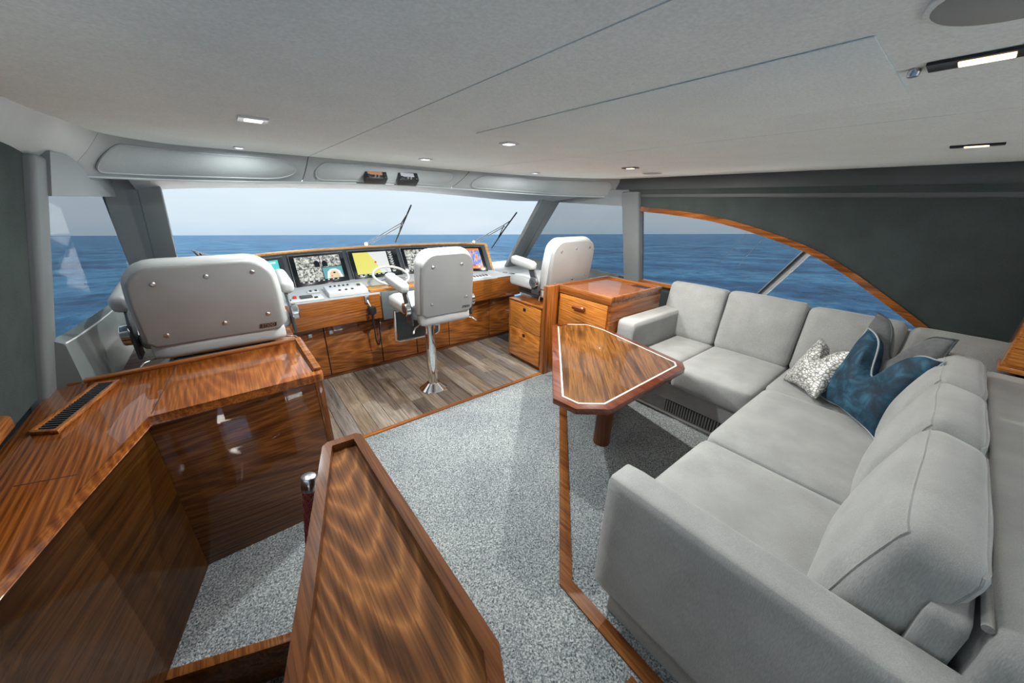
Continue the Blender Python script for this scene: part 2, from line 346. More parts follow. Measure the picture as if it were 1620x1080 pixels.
def cushion(name, half, r, mat, parent=None, mtx=None, bulge=(0, 0, 0), n=12, wob=0.0, seed=0, local=False, taper=None):
    """rounded upholstered block: half sizes, edge radius, bulge of each pair of faces"""
    bm = bmesh.new(); bmesh.ops.create_cube(bm, size=2)
    bmesh.ops.subdivide_edges(bm, edges=bm.edges[:], cuts=n, use_grid_fill=True)
    h = Vector(half)
    for v in bm.verts:
        u = v.co.copy(); p = Vector((u[i]*h[i] for i in range(3)))
        q = Vector((max(-(h[i]-r), min(h[i]-r, p[i])) for i in range(3)))
        d = p - q
        if d.length > 1e-9: p = q + d.normalized()*min(r, d.length if sum(abs(x) > 1e-9 for x in d) < 2 else r)
        for i in range(3):
            j, l = (i+1) % 3, (i+2) % 3
            if bulge[i]: p[i] += bulge[i]*(1-u[j]**2)*(1-u[l]**2)*(p[i]/h[i])
        if taper: p = taper(p, u)
        if wob: p += Vector(noise.noise_vector(p*5 + Vector((seed, seed*2, 0))))*wob
        v.co = p
    if mtx: bm.transform(mtx)
    return finish(name, bm, mat, parent, True, local, 80)
def slab(name, outline, y0, y1, mat, parent, bev, seg=3, mtx=None, local=True):
    """outline in (x,z), extruded along y with softly rounded rims"""
    bm = bmesh.new(); n = len(outline)
    xs = [p[0] for p in outline]; zs = [p[1] for p in outline]
    cx, cz = (min(xs)+max(xs))/2, (min(zs)+max(zs))/2; hx, hz = (max(xs)-min(xs))/2, (max(zs)-min(zs))/2
    front = [(y0+bev*(1-math.sin(PI/2*(1-k/seg))), bev*(1-math.cos(PI/2*(1-k/seg)))) for k in range(seg+1)]
    back = [(y1-bev*(1-math.sin(PI/2*k/seg)), bev*(1-math.cos(PI/2*k/seg))) for k in range(seg+1)]
    rings = []
    for y, d in front + back:
        fx, fz = (hx-d)/hx, (hz-d)/hz
        rings.append([bm.verts.new((cx+(x-cx)*fx, y, cz+(z-cz)*fz)) for x, z in outline])
    for A, B in zip(rings, rings[1:]):
        for i in range(n): bm.faces.new((A[i], B[i], B[(i+1) % n], A[(i+1) % n]))
    bm.faces.new(rings[0]); bm.faces.new(rings[-1][::-1])
    bmesh.ops.triangulate(bm, faces=[f for f in bm.faces if len(f.verts) > 4])
    if mtx: bm.transform(mtx)
    return finish(name, bm, mat, parent, True, local, 50)
def crom(pts, sub=8):
    out = []; P = [Vector(p) for p in pts]
    for i in range(len(P)-1):
        p0, p1, p2, p3 = P[max(i-1, 0)], P[i], P[i+1], P[min(i+2, len(P)-1)]
        for s in range(sub):
            t = s/sub
            out.append(0.5*((2*p1)+(p2-p0)*t+(2*p0-5*p1+4*p2-p3)*t*t+(3*p1-p0-3*p2+p3)*t**3))
    out.append(P[-1]); return out
def round_rect(x0, x1, z0, z1, r, seg=6):
    out = []
    for cx, cz, a0 in ((x1-r, z0+r, -PI/2), (x1-r, z1-r, 0), (x0+r, z1-r, PI/2), (x0+r, z0+r, PI)):
        for k in range(seg+1):
            a = a0 + PI/2*k/seg; out.append((cx+r*math.cos(a), cz+r*math.sin(a)))
    return out
def text_mesh(name, body, size, mat, parent, mtx, shear=0.3, depth=0.001):
    cu = bpy.data.curves.new(name, 'FONT'); cu.body = body; cu.size = size; cu.shear = shear; cu.extrude = depth
    cu.align_x = 'CENTER'; cu.align_y = 'CENTER'
    t = bpy.data.objects.new(name, cu); COL.objects.link(t); bpy.context.view_layer.update()
    me = bpy.data.meshes.new_from_object(t.evaluated_get(bpy.context.evaluated_depsgraph_get())); bpy.data.objects.remove(t)
    me.transform(mtx); me.materials.clear(); me.materials.append(mat)
    o = bpy.data.objects.new(name, me); COL.objects.link(o); o.parent = parent; return o

def struct(o): o['kind'] = 'structure'; return o
# ------------------------------------------------------------------ sea
def make_sea():
    bm = bmesh.new(); S = 6000.0
    n = SEA_N; u = n.cross(Vector((0, 1, 0))).normalized(); w = n.cross(u)
    o0 = EYE - n*6.0
    R = [0, 40, 400, S]
    for q in ((-S, -S), (S, -S), (S, S), (-S, S)): bm.verts.new(o0 + u*q[0] + w*q[1])
    bm.faces.new(bm.verts[:])
    return finish('sea', bm, M['sea'], None, False)
tag(make_sea(), 'open blue sea with small ripples outside the windows', 'sea', kind='stuff')

# white weather decks around the house, added to bounce daylight onto the ceiling
DECK = plain('white_deck', (0.78, 0.78, 0.76), 0.5)
dk = prism('deck', [(-0.95, 4.80), (3.3, 4.80), (3.1, 6.5), (2.6, 7.6), (1.4, 8.3), (0.2, 7.6), (-0.7, 6.5)], 0.64, 0.70, DECK, None, 0.02)
struct(dk)
for a, b in (((-1.65, -4.5), (-0.95, 1.6)), ((3.75, -4.5), (4.7, 4.8)), ((-0.95, -4.5), (3.75, -2.6))):
    struct(box('deck', (a[0], a[1], -0.10), (b[0], b[1], -0.05), DECK, None, 0.01))
struct(box('house_front', (-0.9, 4.74, -0.05), (3.75, 4.80, 0.79), DECK, None, 0.01))
struct(box('hull_light_block', (-1.0, -2.7, -1.1), (3.9, 4.78, -0.95), DECK, None, 0))  # unseen bottom and sides, added to block light leaking in from below
for q in ((-1.02, -0.95), (3.80, 3.87)): struct(box('hull_light_block', (q[0], -2.7, -1.1), (q[1], 4.78, -0.08), DECK, None, 0))
# ------------------------------------------------------------------ floors
YB, YK = 2.43, 3.62          # carpet border, console toe kick
def side_p(z, y): return -0.75 + 0.265*(z-0.87) + 0.075*max(0, y-2.4)       # port side leans in (tumblehome) and tapers to the bow
def side_s(z, y): return 3.60 - 0.27*(z-0.95) - 0.075*max(0, y-2.3)
LP = [(-0.41, 1.85), (-0.525, 1.41), (-0.60, 1.12), (-0.62, 0.4), (-0.62, -0.3)]      # foot of the panel along the stairs
floor_c = struct(prism('floor', [(-0.41, 1.86), (0.24, 1.86), (0.24, YB), (3.62, YB), (3.62, -0.45), (0.10, -0.45), (0.10, 1.0), (-0.06, 1.24), (-0.525, 1.41)], -0.03, 0.0, M['carpet']))
sub = struct(prism('floor', [(-0.7, YB), (3.5, YB), (3.3, 4.2), (-0.6, 4.2)], -0.05, -0.012, M['groove']))
y = 0
x = 0.02
pi = 0
while x < 2.55:
    w = 0.125
    ys = [YB+0.02]
    yy = YB+0.02 + random.uniform(0.15, 0.75)
    while yy < YK+0.1:
        ys.append(yy); yy += random.uniform(0.55, 1.0)
    ys.append(YK+0.12)
    for a, b in zip(ys, ys[1:]):
        box('plank', (x+0.0012, a+0.0012, -0.012), (x+w-0.0012, b-0.0012, 0.0), PL[random.choice([0, 0, 1, 2, 2, 3, 3])], sub, 0.002, 1)
    x += w
# aft wooden deck behind the sofa
aft = struct(prism('floor', [(0.1, -2.5), (3.7, -2.5), (3.7, -0.45), (0.1, -0.45)], -0.05, -0.012, M['groove']))
for i in range(14):
    box('plank', (0.1, -0.46-0.147*(i+1), -0.012), (3.69, -0.462-0.147*i, 0.0), M['woodX'], aft, 0.002, 1)
# wood strips let into the floor
def strip(name, pts, w, mat, label):
    bm = bmesh.new(); P = [Vector((*p, 0)) for p in pts]; L, Rr = [], []
    for i, p in enumerate(P):
        d1 = (P[i]-P[i-1]).normalized() if i else (P[1]-P[0]).normalized()
        d2 = (P[i+1]-P[i]).normalized() if i < len(P)-1 else d1
        d = (d1+d2).normalized(); nn = Vector((-d.y, d.x, 0)); k = 1/max(0.4, nn.dot(Vector((-d1.y, d1.x, 0))))
        L.append(p+nn*w/2*k); Rr.append(p-nn*w/2*k)
    for z in (0.0005, 0.008): pass
    V = [[bm.verts.new((q.x, q.y, z)) for q in (L[i], Rr[i])] for z in (0.0005, 0.010) for i in range(len(P))]
    n = len(P)
    for i in range(n-1):
        a, b, c, d = V[i], V[i+1], V[n+i], V[n+i+1]
        bm.faces.new((a[0], a[1], b[1], b[0])); bm.faces.new((c[0], d[0], d[1], c[1]))
        bm.faces.new((a[0], b[0], d[0], c[0])); bm.faces.new((a[1], c[1], d[1], b[1]))
    o = finish(name, bm, mat, None, False); return o
struct(strip('trim_1', [(0.24, YB), (2.40, YB)], 0.035, M['woodX'], ''))
struct(strip('trim_2', [(2.42, 2.17), (2.10, 1.845), (0.935, 0.705), (0.915, -0.1)], 0.062, M['strip'], ''))
struct(strip('trim_3', [(0.845, 0.30), (0.83, -0.1)], 0.06, M['strip'], ''))

# ------------------------------------------------------------------ stairs going down aft, at port
for i, (y0, y1, zz) in enumerate(((1.05, 1.38, -0.21), (0.78, 1.08, -0.42), (0.50, 0.80, -0.63), (0.2, 0.52, -0.84))):
    st = thing('stair_step', (-0.3, (y0+y1)/2, zz), 'dark wooden step with carpet tread, %s step down from the landing' % ('first', 'second', 'third', 'fourth')[i], 'step', 'steps of the companionway')
    box('tread', (-0.565, y0, zz-0.03), (-0.07, y1, zz), M['carpet'], st, 0.006)
    box('riser', (-0.565, y1-0.02, zz-0.0), (-0.07, y1, zz+0.175), M['strip'], st, 0.003)
struct(prism('trim_4', [(-0.525, 1.415), (-0.06, 1.245), (-0.075, 1.21), (-0.535, 1.375)], -0.20, 0.006, M['strip'], bev=0.006))

# ------------------------------------------------------------------ side walls, pillars, windows
def side_poly(name, pts, fn, thick, mat, out, parent=None, off=0.0):
    """polygon in (y,z) laid on the leaning side fn(z,y), thickened outwards"""
    bm = bmesh.new()
    A = [bm.verts.new((fn(z, y)+off, y, z)) for y, z in pts]; B = [bm.verts.new((fn(z, y)+off+out*thick, y, z)) for y, z in pts]; n = len(pts)
    bm.faces.new(A); bm.faces.new(B[::-1])
    for i in range(n): bm.faces.new((A[i], B[i], B[(i+1) % n], A[(i+1) % n]))
    bmesh.ops.triangulate(bm, faces=[f for f in bm.faces if len(f.verts) > 4])
    return finish(name, bm, mat, parent, True)
ARCH = crom([(2.30, 1.705), (2.16, 1.70), (1.80, 1.675), (1.44, 1.635), (1.10, 1.56), (0.73, 1.445), (0.47, 1.315), (0.24, 1.165), (0.03, 1.02), (-0.05, 0.96)], 6)
ARCH = [(p[0], p[1]) for p in [Vector((q[0], q[1])) for q in ARCH]]
SILL = 0.93
ws = struct(side_poly('wall_starboard', [(2.30, 1.86)] + ARCH + [(-0.05, SILL), (-2.5, SILL), (-2.5, 1.86)], side_s, 0.05, M['wallfab'], 1))
struct(side_poly('wall_starboard', [(2.46, 0.0), (2.46, SILL), (-2.5, SILL), (-2.5, 0.0)], side_s, 0.05, M['wallfab'], 1))
win1 = struct(side_poly('window_1', [(2.30, SILL)] + ARCH + [(-0.05, SILL)], side_s, 0.008, M['tinted'], 1, off=0.03))
# arched teak trim
rows = []
for i, (y, z) in enumerate(ARCH):
    y2, z2 = ARCH[min(i+1, len(ARCH)-1)]; y1, z1 = ARCH[max(i-1, 0)]
    t = Vector((y2-y1, z2-z1)).normalized(); nn = Vector((t.y, -t.x))
    if nn.y > 0: nn = -nn
    yo, zo = y+nn.x*0.045, z+nn.y*0.045
    rows.append([(side_s(z, y)-0.018, y, z), (side_s(zo, yo)-0.018, yo, zo), (side_s(zo, yo)+0.03, yo, zo), (side_s(z, y)+0.03, y, z)])
tr = loft('window_trim', rows, M['woodY'], win1, closed=True)
sill_s = box('window_sill', (3.575, 0.0, SILL-0.03), (3.64, 2.32, SILL+0.008), M['woodY'], win1, 0.005)
# forward starboard side: sill panel, glass, header strip
struct(side_poly('wall_starboard_forward', [(2.30, 0.0), (2.30, 0.93), (3.2, 0.955), (4.3, 0.955), (4.3, 0.0)], side_s, 0.04, M['sidepanel'], 1))
struct(side_poly('window_2', [(2.30, 0.93), (2.30, 1.80), (3.3, 1.80), (4.2, 0.95)], side_s, 0.008, M['tinted'], 1, off=0.02))
struct(side_poly('trim_5', [(2.30, 1.70), (2.30, 1.86), (3.4, 1.86), (3.4, 1.735)], side_s, 0.04, M['soffit'], 1, off=-0.01))
def bpillar(name, fn, out, y0, y1, zb, proud=0.045):
    bm = bmesh.new(); rows = []
    for z in (zb, 1.84):
        x = fn(z, y0) - out*proud
        rows.append([bm.verts.new(p) for p in ((x, y0, z), (x, y1, z), (x+out*0.11, y1, z), (x+out*0.11, y0, z))])
    for j in range(4): bm.faces.new((rows[0][j], rows[0][(j+1) % 4], rows[1][(j+1) % 4], rows[1][j]))
    bm.faces.new(rows[0][::-1]); bm.faces.new(rows[1]); bevel(bm, 0.018, 3)
    return struct(finish(name, bm, M['pillar'], None))
bpillar('trim_6', side_s, 1, 2.165, 2.37, 0.0)
bpillar('trim_7', side_p, -1, 2.275, 2.42, 0.0, 0.0)
# port side
struct(side_poly('wall_port', [(2.30, 0.88), (2.30, 1.86), (1.0, 1.86), (1.0, 0.88)], side_p, 0.05, M['wallfab'], -1, off=-0.03))
struct(side_poly('wall_port', [(2.30, -0.9), (2.30, 0.88), (-2.5, 0.88), (-2.5, -0.9)], side_p, 0.05, M['wallfab'], -1, off=-0.05))
struct(side_poly('wall_port', [(1.0, 1.66), (1.0, 1.86), (-2.5, 1.86), (-2.5, 1.66)], side_p, 0.05, M['wallfab'], -1))
struct(side_poly('wall_port', [(-2.0, 0.88), (-2.0, 1.66), (-2.5, 1.66), (-2.5, 0.88)], side_p, 0.05, M['wallfab'], -1))
struct(side_poly('added_window', [(1.0, 0.88), (1.0, 1.66), (-2.0, 1.66), (-2.0, 0.88)], side_p, 0.008, M['clear'], -1, off=-0.02))  # unseen window, added to let light in on the sofa
struct(side_poly('window_4', [(2.40, 0.95), (2.40, 1.80), (3.3, 1.80), (4.2, 0.95)], side_p, 0.008, M['tinted'], -1, off=-0.03))
struct(side_poly('trim_8', [(2.40, 1.69), (2.40, 1.86), (3.4, 1.86), (3.4, 1.69)], side_p, 0.04, M['soffit'], -1, off=0.01))
# port side panel with a ledge below the glass
led = crom([(2.38, 1.075), (2.61, 1.06), (3.07, 1.05), (3.6, 1.06), (4.1, 1.08)], 5)
bm = bmesh.new(); V = []
for p in led:
    y, zt = p[0], p[1]
    V.append([bm.verts.new(q) for q in ((-0.665+0.05*(y-2.4), y, 0.0), (-0.665+0.05*(y-2.4), y, zt-0.012), (-0.672+0.05*(y-2.4), y, zt), (side_p(zt+0.09, y)-0.03, y, zt+0.02), (side_p(0, y)-0.04, y, 0))])
for A, B in zip(V, V[1:]):
    for j in range(5): bm.faces.new((A[j], A[(j+1) % 5], B[(j+1) % 5], B[j]))
bm.faces.new(V[0]); bm.faces.new(V[-1][::-1])
struct(finish('wall_port_forward', bm, M['sidepanel'], None, True, ang=25))
tube_l = tube('trim_9', [(-0.664+0.05*(p[0]-2.4), p[0], p[1]-0.002) for p in led], 0.004, M['white'], None); struct(tube_l)
# teak shelf at the port wall, aft of the pillar
struct(prism('trim_10', [(-0.80, 1.0), (-0.665, 1.0), (-0.685, 1.80), (-0.71, 1.83), (-0.80, 1.83)], 0.97, 1.01, M['woodY'], bev=0.006))

# A pillars: raked prisms
def apillar(name, sec, sx):
    bm = bmesh.new(); d = Vector((sx*0.12, 0.80, -0.87)); rows = []
    for k in (-0.08, 1.08):
        rows.append([bm.verts.new(Vector((x, y, 1.78)) + d*k) for x, y in sec])
    n = len(sec)
    for j in range(n): bm.faces.new((rows[0][j], rows[0][(j+1) % n], rows[1][(j+1) % n], rows[1][j]))
    bm.faces.new(rows[0]); bm.faces.new(rows[1][::-1]); bevel(bm, 0.006, 2)
    return struct(finish(name, bm, M['pillar'], None, True, ang=25))
apillar('trim_11', [(-0.50, 3.13), (-0.405, 3.19), (-0.245, 3.20), (-0.245, 3.27), (-0.50, 3.27)], -1)
apillar('trim_12', [(3.01, 3.20), (3.31, 3.20), (3.36, 3.27), (3.01, 3.27)], 1)

# windshield
GT = crom([(-0.36, 3.24, 1.735), (-0.10, 3.42, 1.76), (0.22, 3.60, 1.779), (0.9, 3.77, 1.803), (1.45, 3.80, 1.807), (2.0, 3.76, 1.79), (2.75, 3.58, 1.745), (3.02, 3.40, 1.742), (3.20, 3.24, 1.742)], 4)
GB = crom([(-0.52, 4.08, 0.82), (-0.22, 4.34, 0.82), (0.14, 4.55, 0.82), (0.86, 4.72, 0.82), (1.45, 4.76, 0.82), (2.04, 4.72, 0.82), (2.85, 4.52, 0.82), (3.16, 4.30, 0.82), (3.36, 4.08, 0.82)], 4)
struct(loft('window_5', [GT, GB], M['windshield'], None, 0.006))
# dash ledge below the glass, outside the console
ledge = [(p.x, p.y-0.02) for p in GB]
struct(prism('trim_13', ledge + [(3.42, 3.5), (2.75, 3.52), (2.60, 3.9), (1.3, 4.20), (0.2, 4.0), (-0.1, 3.85), (-0.62, 3.5)], 0.78, 0.835, M['white']))

# ------------------------------------------------------------------ header band, soffit, cornice, ceiling, roof
BT = [(-0.43, -2.5, 1.965), (-0.43, 0.5, 1.965), (-0.43, 1.88, 1.965), (-0.40, 2.25, 1.965), (-0.35, 2.61, 1.965), (-0.22, 2.80, 1.965), (-0.03, 2.88, 1.965), (0.55, 2.885, 1.965),
      (1.1, 2.91, 1.965), (1.85, 2.955, 1.965), (2.63, 2.90, 1.965), (3.05, 2.70, 1.965), (3.37, 2.44, 1.965)]
BB = [(-0.62, -2.5, 1.78), (-0.62, 0.5, 1.78), (-0.62, 1.90, 1.78), (-0.60, 2.36, 1.78), (-0.535, 2.70, 1.782), (-0.35, 2.95, 1.787), (-0.10, 3.04, 1.793), (0.51, 3.05, 1.812),
      (1.08, 3.06, 1.829), (1.71, 3.07, 1.820), (2.77, 3.05, 1.801), (3.15, 2.82, 1.793), (3.42, 2.50, 1.788)]
SUB = 8
TT, TB = crom(BT, SUB), crom(BB, SUB)
def bandpt(s, t, off=0.0):
    i = max(0, min(len(TT)-2, int(s))); f = s-i
    a = TT[i].lerp(TT[i+1], f); b = TB[i].lerp(TB[i+1], f); p = a.lerp(b, t)
    u = (TT[i+1]-TT[i]); n = (b-a).cross(u).normalized()
    if (Vector((1.4, 0.8, 1.0))-p).dot(n) < 0: n = -n
    bulge = 0.012*(1-(2*t-1)**2)
    return p + n*(off+bulge)
struct(loft('trim_20', [[bandpt(12*SUB*i/150, t/4, -0.02) for t in range(5)] for i in range(151)], M['groove'], None))
for k, (a, b) in enumerate(((0, 4), (4, 7), (7, 9), (9, 12))):
    s0, s1 = a*SUB, b*SUB; n = (b-a)*SUB*2; rows = []
    for i in range(n+1):
        s = s0 + (s1-s0)*i/n
        if i == 0 and a: s += 0.03
        if i == n and b < 12: s -= 0.03
        rows.append([bandpt(s, t/8) for t in range(9)])
    bo = struct(loft('trim_%d' % (14+k), rows, M['band'], None))
    tube('piping', [bandpt(s0+(s1-s0)*i/n, 1.0, 0.002) for i in range(n+1)], 0.006, M['band'], bo)
    if k == 0: continue
    # inset oval pad with a piped edge
    e0, e1 = {1: (4*SUB+2.6, 7*SUB-0.8), 2: (7*SUB+0.9, 9*SUB-1.0), 3: (9*SUB+1.2, 12*SUB-2.0)}[k]
    tm, th = 0.49, 0.35
    L = sum((bandpt(e0+(e1-e0)*(i+1)/20, .5)-bandpt(e0+(e1-e0)*i/20, .5)).length for i in range(20))
    hgt = (bandpt(e0, 1)-bandpt(e0, 0)).length; rad = th*hgt
    rows = []; top, bot = [], []
    for i in range(49):
        d = (1-math.cos(PI*i/48))/2*L; q = 1.0
        e = min(d, L-d)
        if e < rad: q = math.sqrt(max(0, 1-((rad-e)/rad)**2))
        s = e0+(e1-e0)*d/L
        rows.append([bandpt(s, tm-th*q + 2*th*q*j/6, 0.005+0.006*(1-(2*j/6-1)**2)*q) for j in range(7)])
        top.append(bandpt(s, tm-th*q, 0.004)); bot.append(bandpt(s, tm+th*q, 0.004))
    pad = loft('pad', rows, M['band'], bo)
    tube('piping', (top + bot[::-1])[:-1], 0.005, M['band'], bo, closed=True, res=6)
rows = []
for g in GT:
    a = min((p for p in TB if p.y > 2.45 and p.x > -0.55), key=lambda p: abs(p.x-max(-0.45, min(3.25, g.x))))
    rows.append([a, a.lerp(g, 0.5)+Vector((0, 0, -0.004)), g+Vector((0, 0.0, -0.006)), g+Vector((0, 0.12, 0.03))])
struct(loft('trim_18', rows, M['soffit'], None))
# starboard cornice
bm = bmesh.new(); sec = ((3.375, 1.968), (3.365, 1.79), (3.385, 1.782), (3.60, 1.782), (3.60, 1.968)); rows = []
for y in (2.48, -2.5): rows.append([bm.verts.new((x, y, z)) for x, z in sec])
for j in range(5): bm.faces.new((rows[0][j], rows[0][(j+1) % 5], rows[1][(j+1) % 5], rows[1][j]))
bm.faces.new(rows[0]); bm.faces.new(rows[1][::-1]); bevel(bm, 0.005, 2)
struct(finish('trim_19', bm, M['cornice'], None, True, ang=30))
# ceiling in three cloth panels with open joints
def front_y(x):
    best = None
    for p, q in zip(TT, TT[1:]):
        if (p.x-x)*(q.x-x) <= 0 and abs(p.x-q.x) > 1e-6 and p.y > 2.3:
            return p.y + (q.y-p.y)*(x-p.x)/(q.x-p.x)
    return 2.44
CZ = 1.965
ceil = struct(box('ceiling', (-0.62, -2.5, CZ+0.014), (3.62, 3.2, CZ+0.034), M['joint'], None, 0))
def cpanel(x0, x1):
    pts = [(x1, -2.5)]
    xs = [x1 + (x0-x1)*i/16 for i in range(17)]
    pts += [(x, front_y(x)+0.02) for x in xs]
    pts.append((x0, -2.5)); return pts
lp = [(p.x-0.01, p.y+0.01) for p in TT if p.x < 0.55-0.01 and p.x > -0.5]
prism('ceiling_panel', [(0.5475, -2.5), (0.5475, front_y(0.54)+0.02)] + lp[::-1], CZ, CZ+0.012, M['ceil'], ceil, 0.0)
prism('ceiling_panel', cpanel(0.5525, 1.7175), CZ, CZ+0.012, M['ceil'], ceil, 0.0)
prism('ceiling_panel', cpanel(1.7215, 3.40), CZ+0.0, CZ+0.012, M['ceil'], ceil, 0.0)
hat = box('ceiling_hatch', (0.89, 0.19, CZ-0.0035), (1.40, 1.365, CZ-0.0005), M['ceil'], ceil, 0.0015)
lathe('hatch_latch', [(0.008, -0.012), (0.010, -0.004), (0.010, 0)], (1.145, 0.165, CZ-0.001), M['steel'], hat, seg=12)
struct(box('roof', (-0.95, -4.3, 2.0), (3.85, 3.45, 2.08), M['roof'], None, 0.02))  # unseen; aft overhang added to keep the sun off the aft floor
# unseen aft bulkhead; its glazed sliding doors are added to let fill light in
for a, b in (((-0.8, -2.56, 0), (0.1, -2.5, 2.0)), ((3.2, -2.56, 0), (3.75, -2.5, 2.0)), ((0.1, -2.56, 1.9), (3.2, -2.5, 2.0))):
    struct(box('wall_aft', a, b, M['wallfab'], None, 0.003))
d1 = struct(box('added_door', (0.1, -2.54, 0.0), (3.2, -2.532, 1.9), M['clear'], None, 0))
for xx in (0.1, 1.13, 2.16, 3.16): box('door_frame', (xx, -2.55, 0), (xx+0.04, -2.51, 1.9), M['dgrey'], d1, 0.004)

# ------------------------------------------------------------------ port counter beside the stairs
CT = 0.87
cnt = thing('counter_cabinet', (-0.3, 2.1, 0), 'glossy teak L-shaped counter cabinet between the stairs and the wide chair', 'cabinet')
XR = 0.245
prism('side_panel', [(-0.44, 1.872), (-0.44, 1.855), (0.23, 1.862), (0.23, 1.88)], 0.0, CT-0.04, M['panelX'], cnt, 0.002)
prism('corner_post', [(0.205, 1.858), (0.24, 1.858), (0.24, 2.42), (0.205, 2.42)], 0.0, CT-0.03, M['woodZ'], cnt, 0.004)
# panel along the stairs, carried down into the stairwell
bm = bmesh.new(); V = [[bm.verts.new((x, y, z)) for z in (CT-0.04, -0.9)] for x, y in LP]
for A, B in zip(V, V[1:]): bm.faces.new((A[0], B[0], B[1], A[1]))
bmesh.ops.solidify(bm, geom=bm.faces[:], thickness=0.015)
finish('stair_panel', bm, M['panelD'], cnt, True, ang=20)
outer = [(-0.77, 2.42), (-0.77, -0.3), (-0.61, -0.3), (-0.61, 0.4), (-0.59, 1.12), (-0.515, 1.41), (-0.40, 1.842), (XR-0.01, 1.85), (XR+0.005, 1.87), (XR+0.005, 2.42)]
top = prism('countertop', outer, CT-0.042, CT, M['counter'], cnt, 0.004)
def bar(name, pts, w, z0, z1, mat, parent, bev=0.004):
    """mitred flat bar following a plan polyline"""
    P = [Vector((p[0], p[1])) for p in pts]; L, R = [], []
    for i, p in enumerate(P):
        d1 = (P[i]-P[i-1]).normalized() if i else (P[1]-P[0]).normalized()
        d2 = (P[i+1]-P[i]).normalized() if i < len(P)-1 else d1
        d = (d1+d2).normalized(); nn = Vector((-d.y, d.x)); k = 1/max(0.4, nn.dot(Vector((-d1.y, d1.x))))
        L.append(p+nn*w/2*k); R.append(p-nn*w/2*k)
    rows = [[(l.x, l.y, z0), (l.x, l.y, z1), (r.x, r.y, z1), (r.x, r.y, z0)] for l, r in zip(L, R)]
    bm = bmesh.new(); V = [[bm.verts.new(q) for q in r] for r in rows]
    for A, B in zip(V, V[1:]):
        for j in range(4): bm.faces.new((A[j], A[(j+1) % 4], B[(j+1) % 4], B[j]))
    bm.faces.new(V[0]); bm.faces.new(V[-1][::-1]); bevel(bm, bev, 2)
    return finish(name, bm, mat, parent, True)
# raised fiddle rail at the forward edge and starboard end, and its dark inlay line
bar('fiddle_rail', [(-0.72, 2.395), (XR-0.02, 2.435), (XR-0.012, 1.90)], 0.034, CT-0.001, CT+0.018, M['woodX'], cnt, 0.006)
for pts in ([(-0.345, 2.38), (-0.39, 1.86)], [(-0.53, 1.535), (-0.665, 1.575)], [(-0.53, 2.36), (-0.655, 1.87)]):
    bar('joint', pts, 0.003, CT-0.002, CT+0.0006, M['groove'], cnt, 0)
bar('inlay_line', [(XR-0.045, 2.33), (XR-0.035, 1.90)], 0.006, CT-0.001, CT+0.0012, M['groove'], cnt, 0)
# air grille in the counter top
vg = thing('air_grille', (-0.63, 2.1, CT), 'long teak-framed air grille let into the port counter top', 'vent')
g = [(-0.715, 1.935), (-0.645, 1.895), (-0.545, 2.305), (-0.615, 2.325)]
gv = [Vector((*p, 0)) for p in g]
bar('frame', g + [g[0]], 0.018, CT-0.001, CT+0.014, M['woodY'], vg, 0.003)
prism('duct', g, CT+0.0006, CT+0.002, M['black'], vg)
for i in range(24):
    f = (i+0.5)/24; a = gv[0].lerp(gv[3], f); b = gv[1].lerp(gv[2], f)
    bar('slat', [(a.x, a.y), (b.x, b.y)], 0.006, CT+0.003, CT+0.010, M['dgrey'], vg, 0)

# ------------------------------------------------------------------ half wall with tray top beside the stairs
tw = thing('stair_console', (0.1, 0.7, 0), 'walnut half wall with a recessed tray top guarding the stairs', 'console')
TZ = 0.87
TO = [(0.115, 1.225), (0.135, 1.24), (0.235, 1.235), (0.25, 1.215), (0.262, 0.345), (0.225, 0.27), (0.0, 0.13), (-0.20, 0.10), (-0.15, 0.35), (-0.09, 0.54)]
cx, cy = 0.09, 0.65
def inset(poly, d):
    P = [Vector(p) for p in poly]; n = len(P); out = []
    for i in range(n):
        d1 = (P[i]-P[i-1]).normalized(); d2 = (P[(i+1) % n]-P[i]).normalized()
        n1, n2 = Vector((d1.y, -d1.x)), Vector((d2.y, -d2.x)); b = (n1+n2).normalized()
        out.append(P[i] + b*d/max(0.35, b.dot(n1)))
    return [(p.x, p.y) for p in out]
TI = inset(TO, 0.033)
bm = bmesh.new()
lo = [bm.verts.new((*p, TZ-0.035)) for p in TO]; ho = [bm.verts.new((*p, TZ)) for p in TO]; hi = [bm.verts.new((*p, TZ)) for p in TI]; li = [bm.verts.new((*p, TZ-0.03)) for p in TI]
n = len(TO)
for i in range(n):
    j = (i+1) % n
    for A, B in ((lo, ho), (ho, hi), (hi, li), (li, lo)): bm.faces.new((A[i], A[j], B[j], B[i]))
bevel(bm, 0.0018, 1); finish('tray_rim', bm, M['traytrim'], tw, True)
prism('tray_base', inset(TO, 0.031), TZ-0.034, TZ-0.026, M['tray'], tw)
prism('wall_core', inset(TO, 0.035), -0.9, TZ-0.034, M['panelD'], tw)
gr = thing('grab_rail', (0.07, 1.27, 0.5), 'red woven-leather grab rail with brushed steel end cap beside the half wall', 'handrail')
RB = plain('red_braid', (0.20, 0.030, 0.025), 0.5)
g0, g1 = Vector((0.048, 1.245, 0.705)), Vector((-0.022, 1.235, 0.18))
tube('grip', [g0, g0.lerp(g1, 0.5), g1], 0.021, RB, gr, res=16)
gd = (g0-g1).normalized()
tube('end_cap', [g0-gd*0.012, g0-gd*0.010, g0+gd*0.045, g0+gd*0.048], [0.024, 0.026, 0.026, 0.023], M['steel'], gr, res=24)
tube('bracket', [g0.lerp(g1, 0.75), (0.10, 1.19, 0.33)], 0.01, M['steel'], gr)
gu = gd.cross(Vector((0, 1, 0))).normalized(); gw = gd.cross(gu)
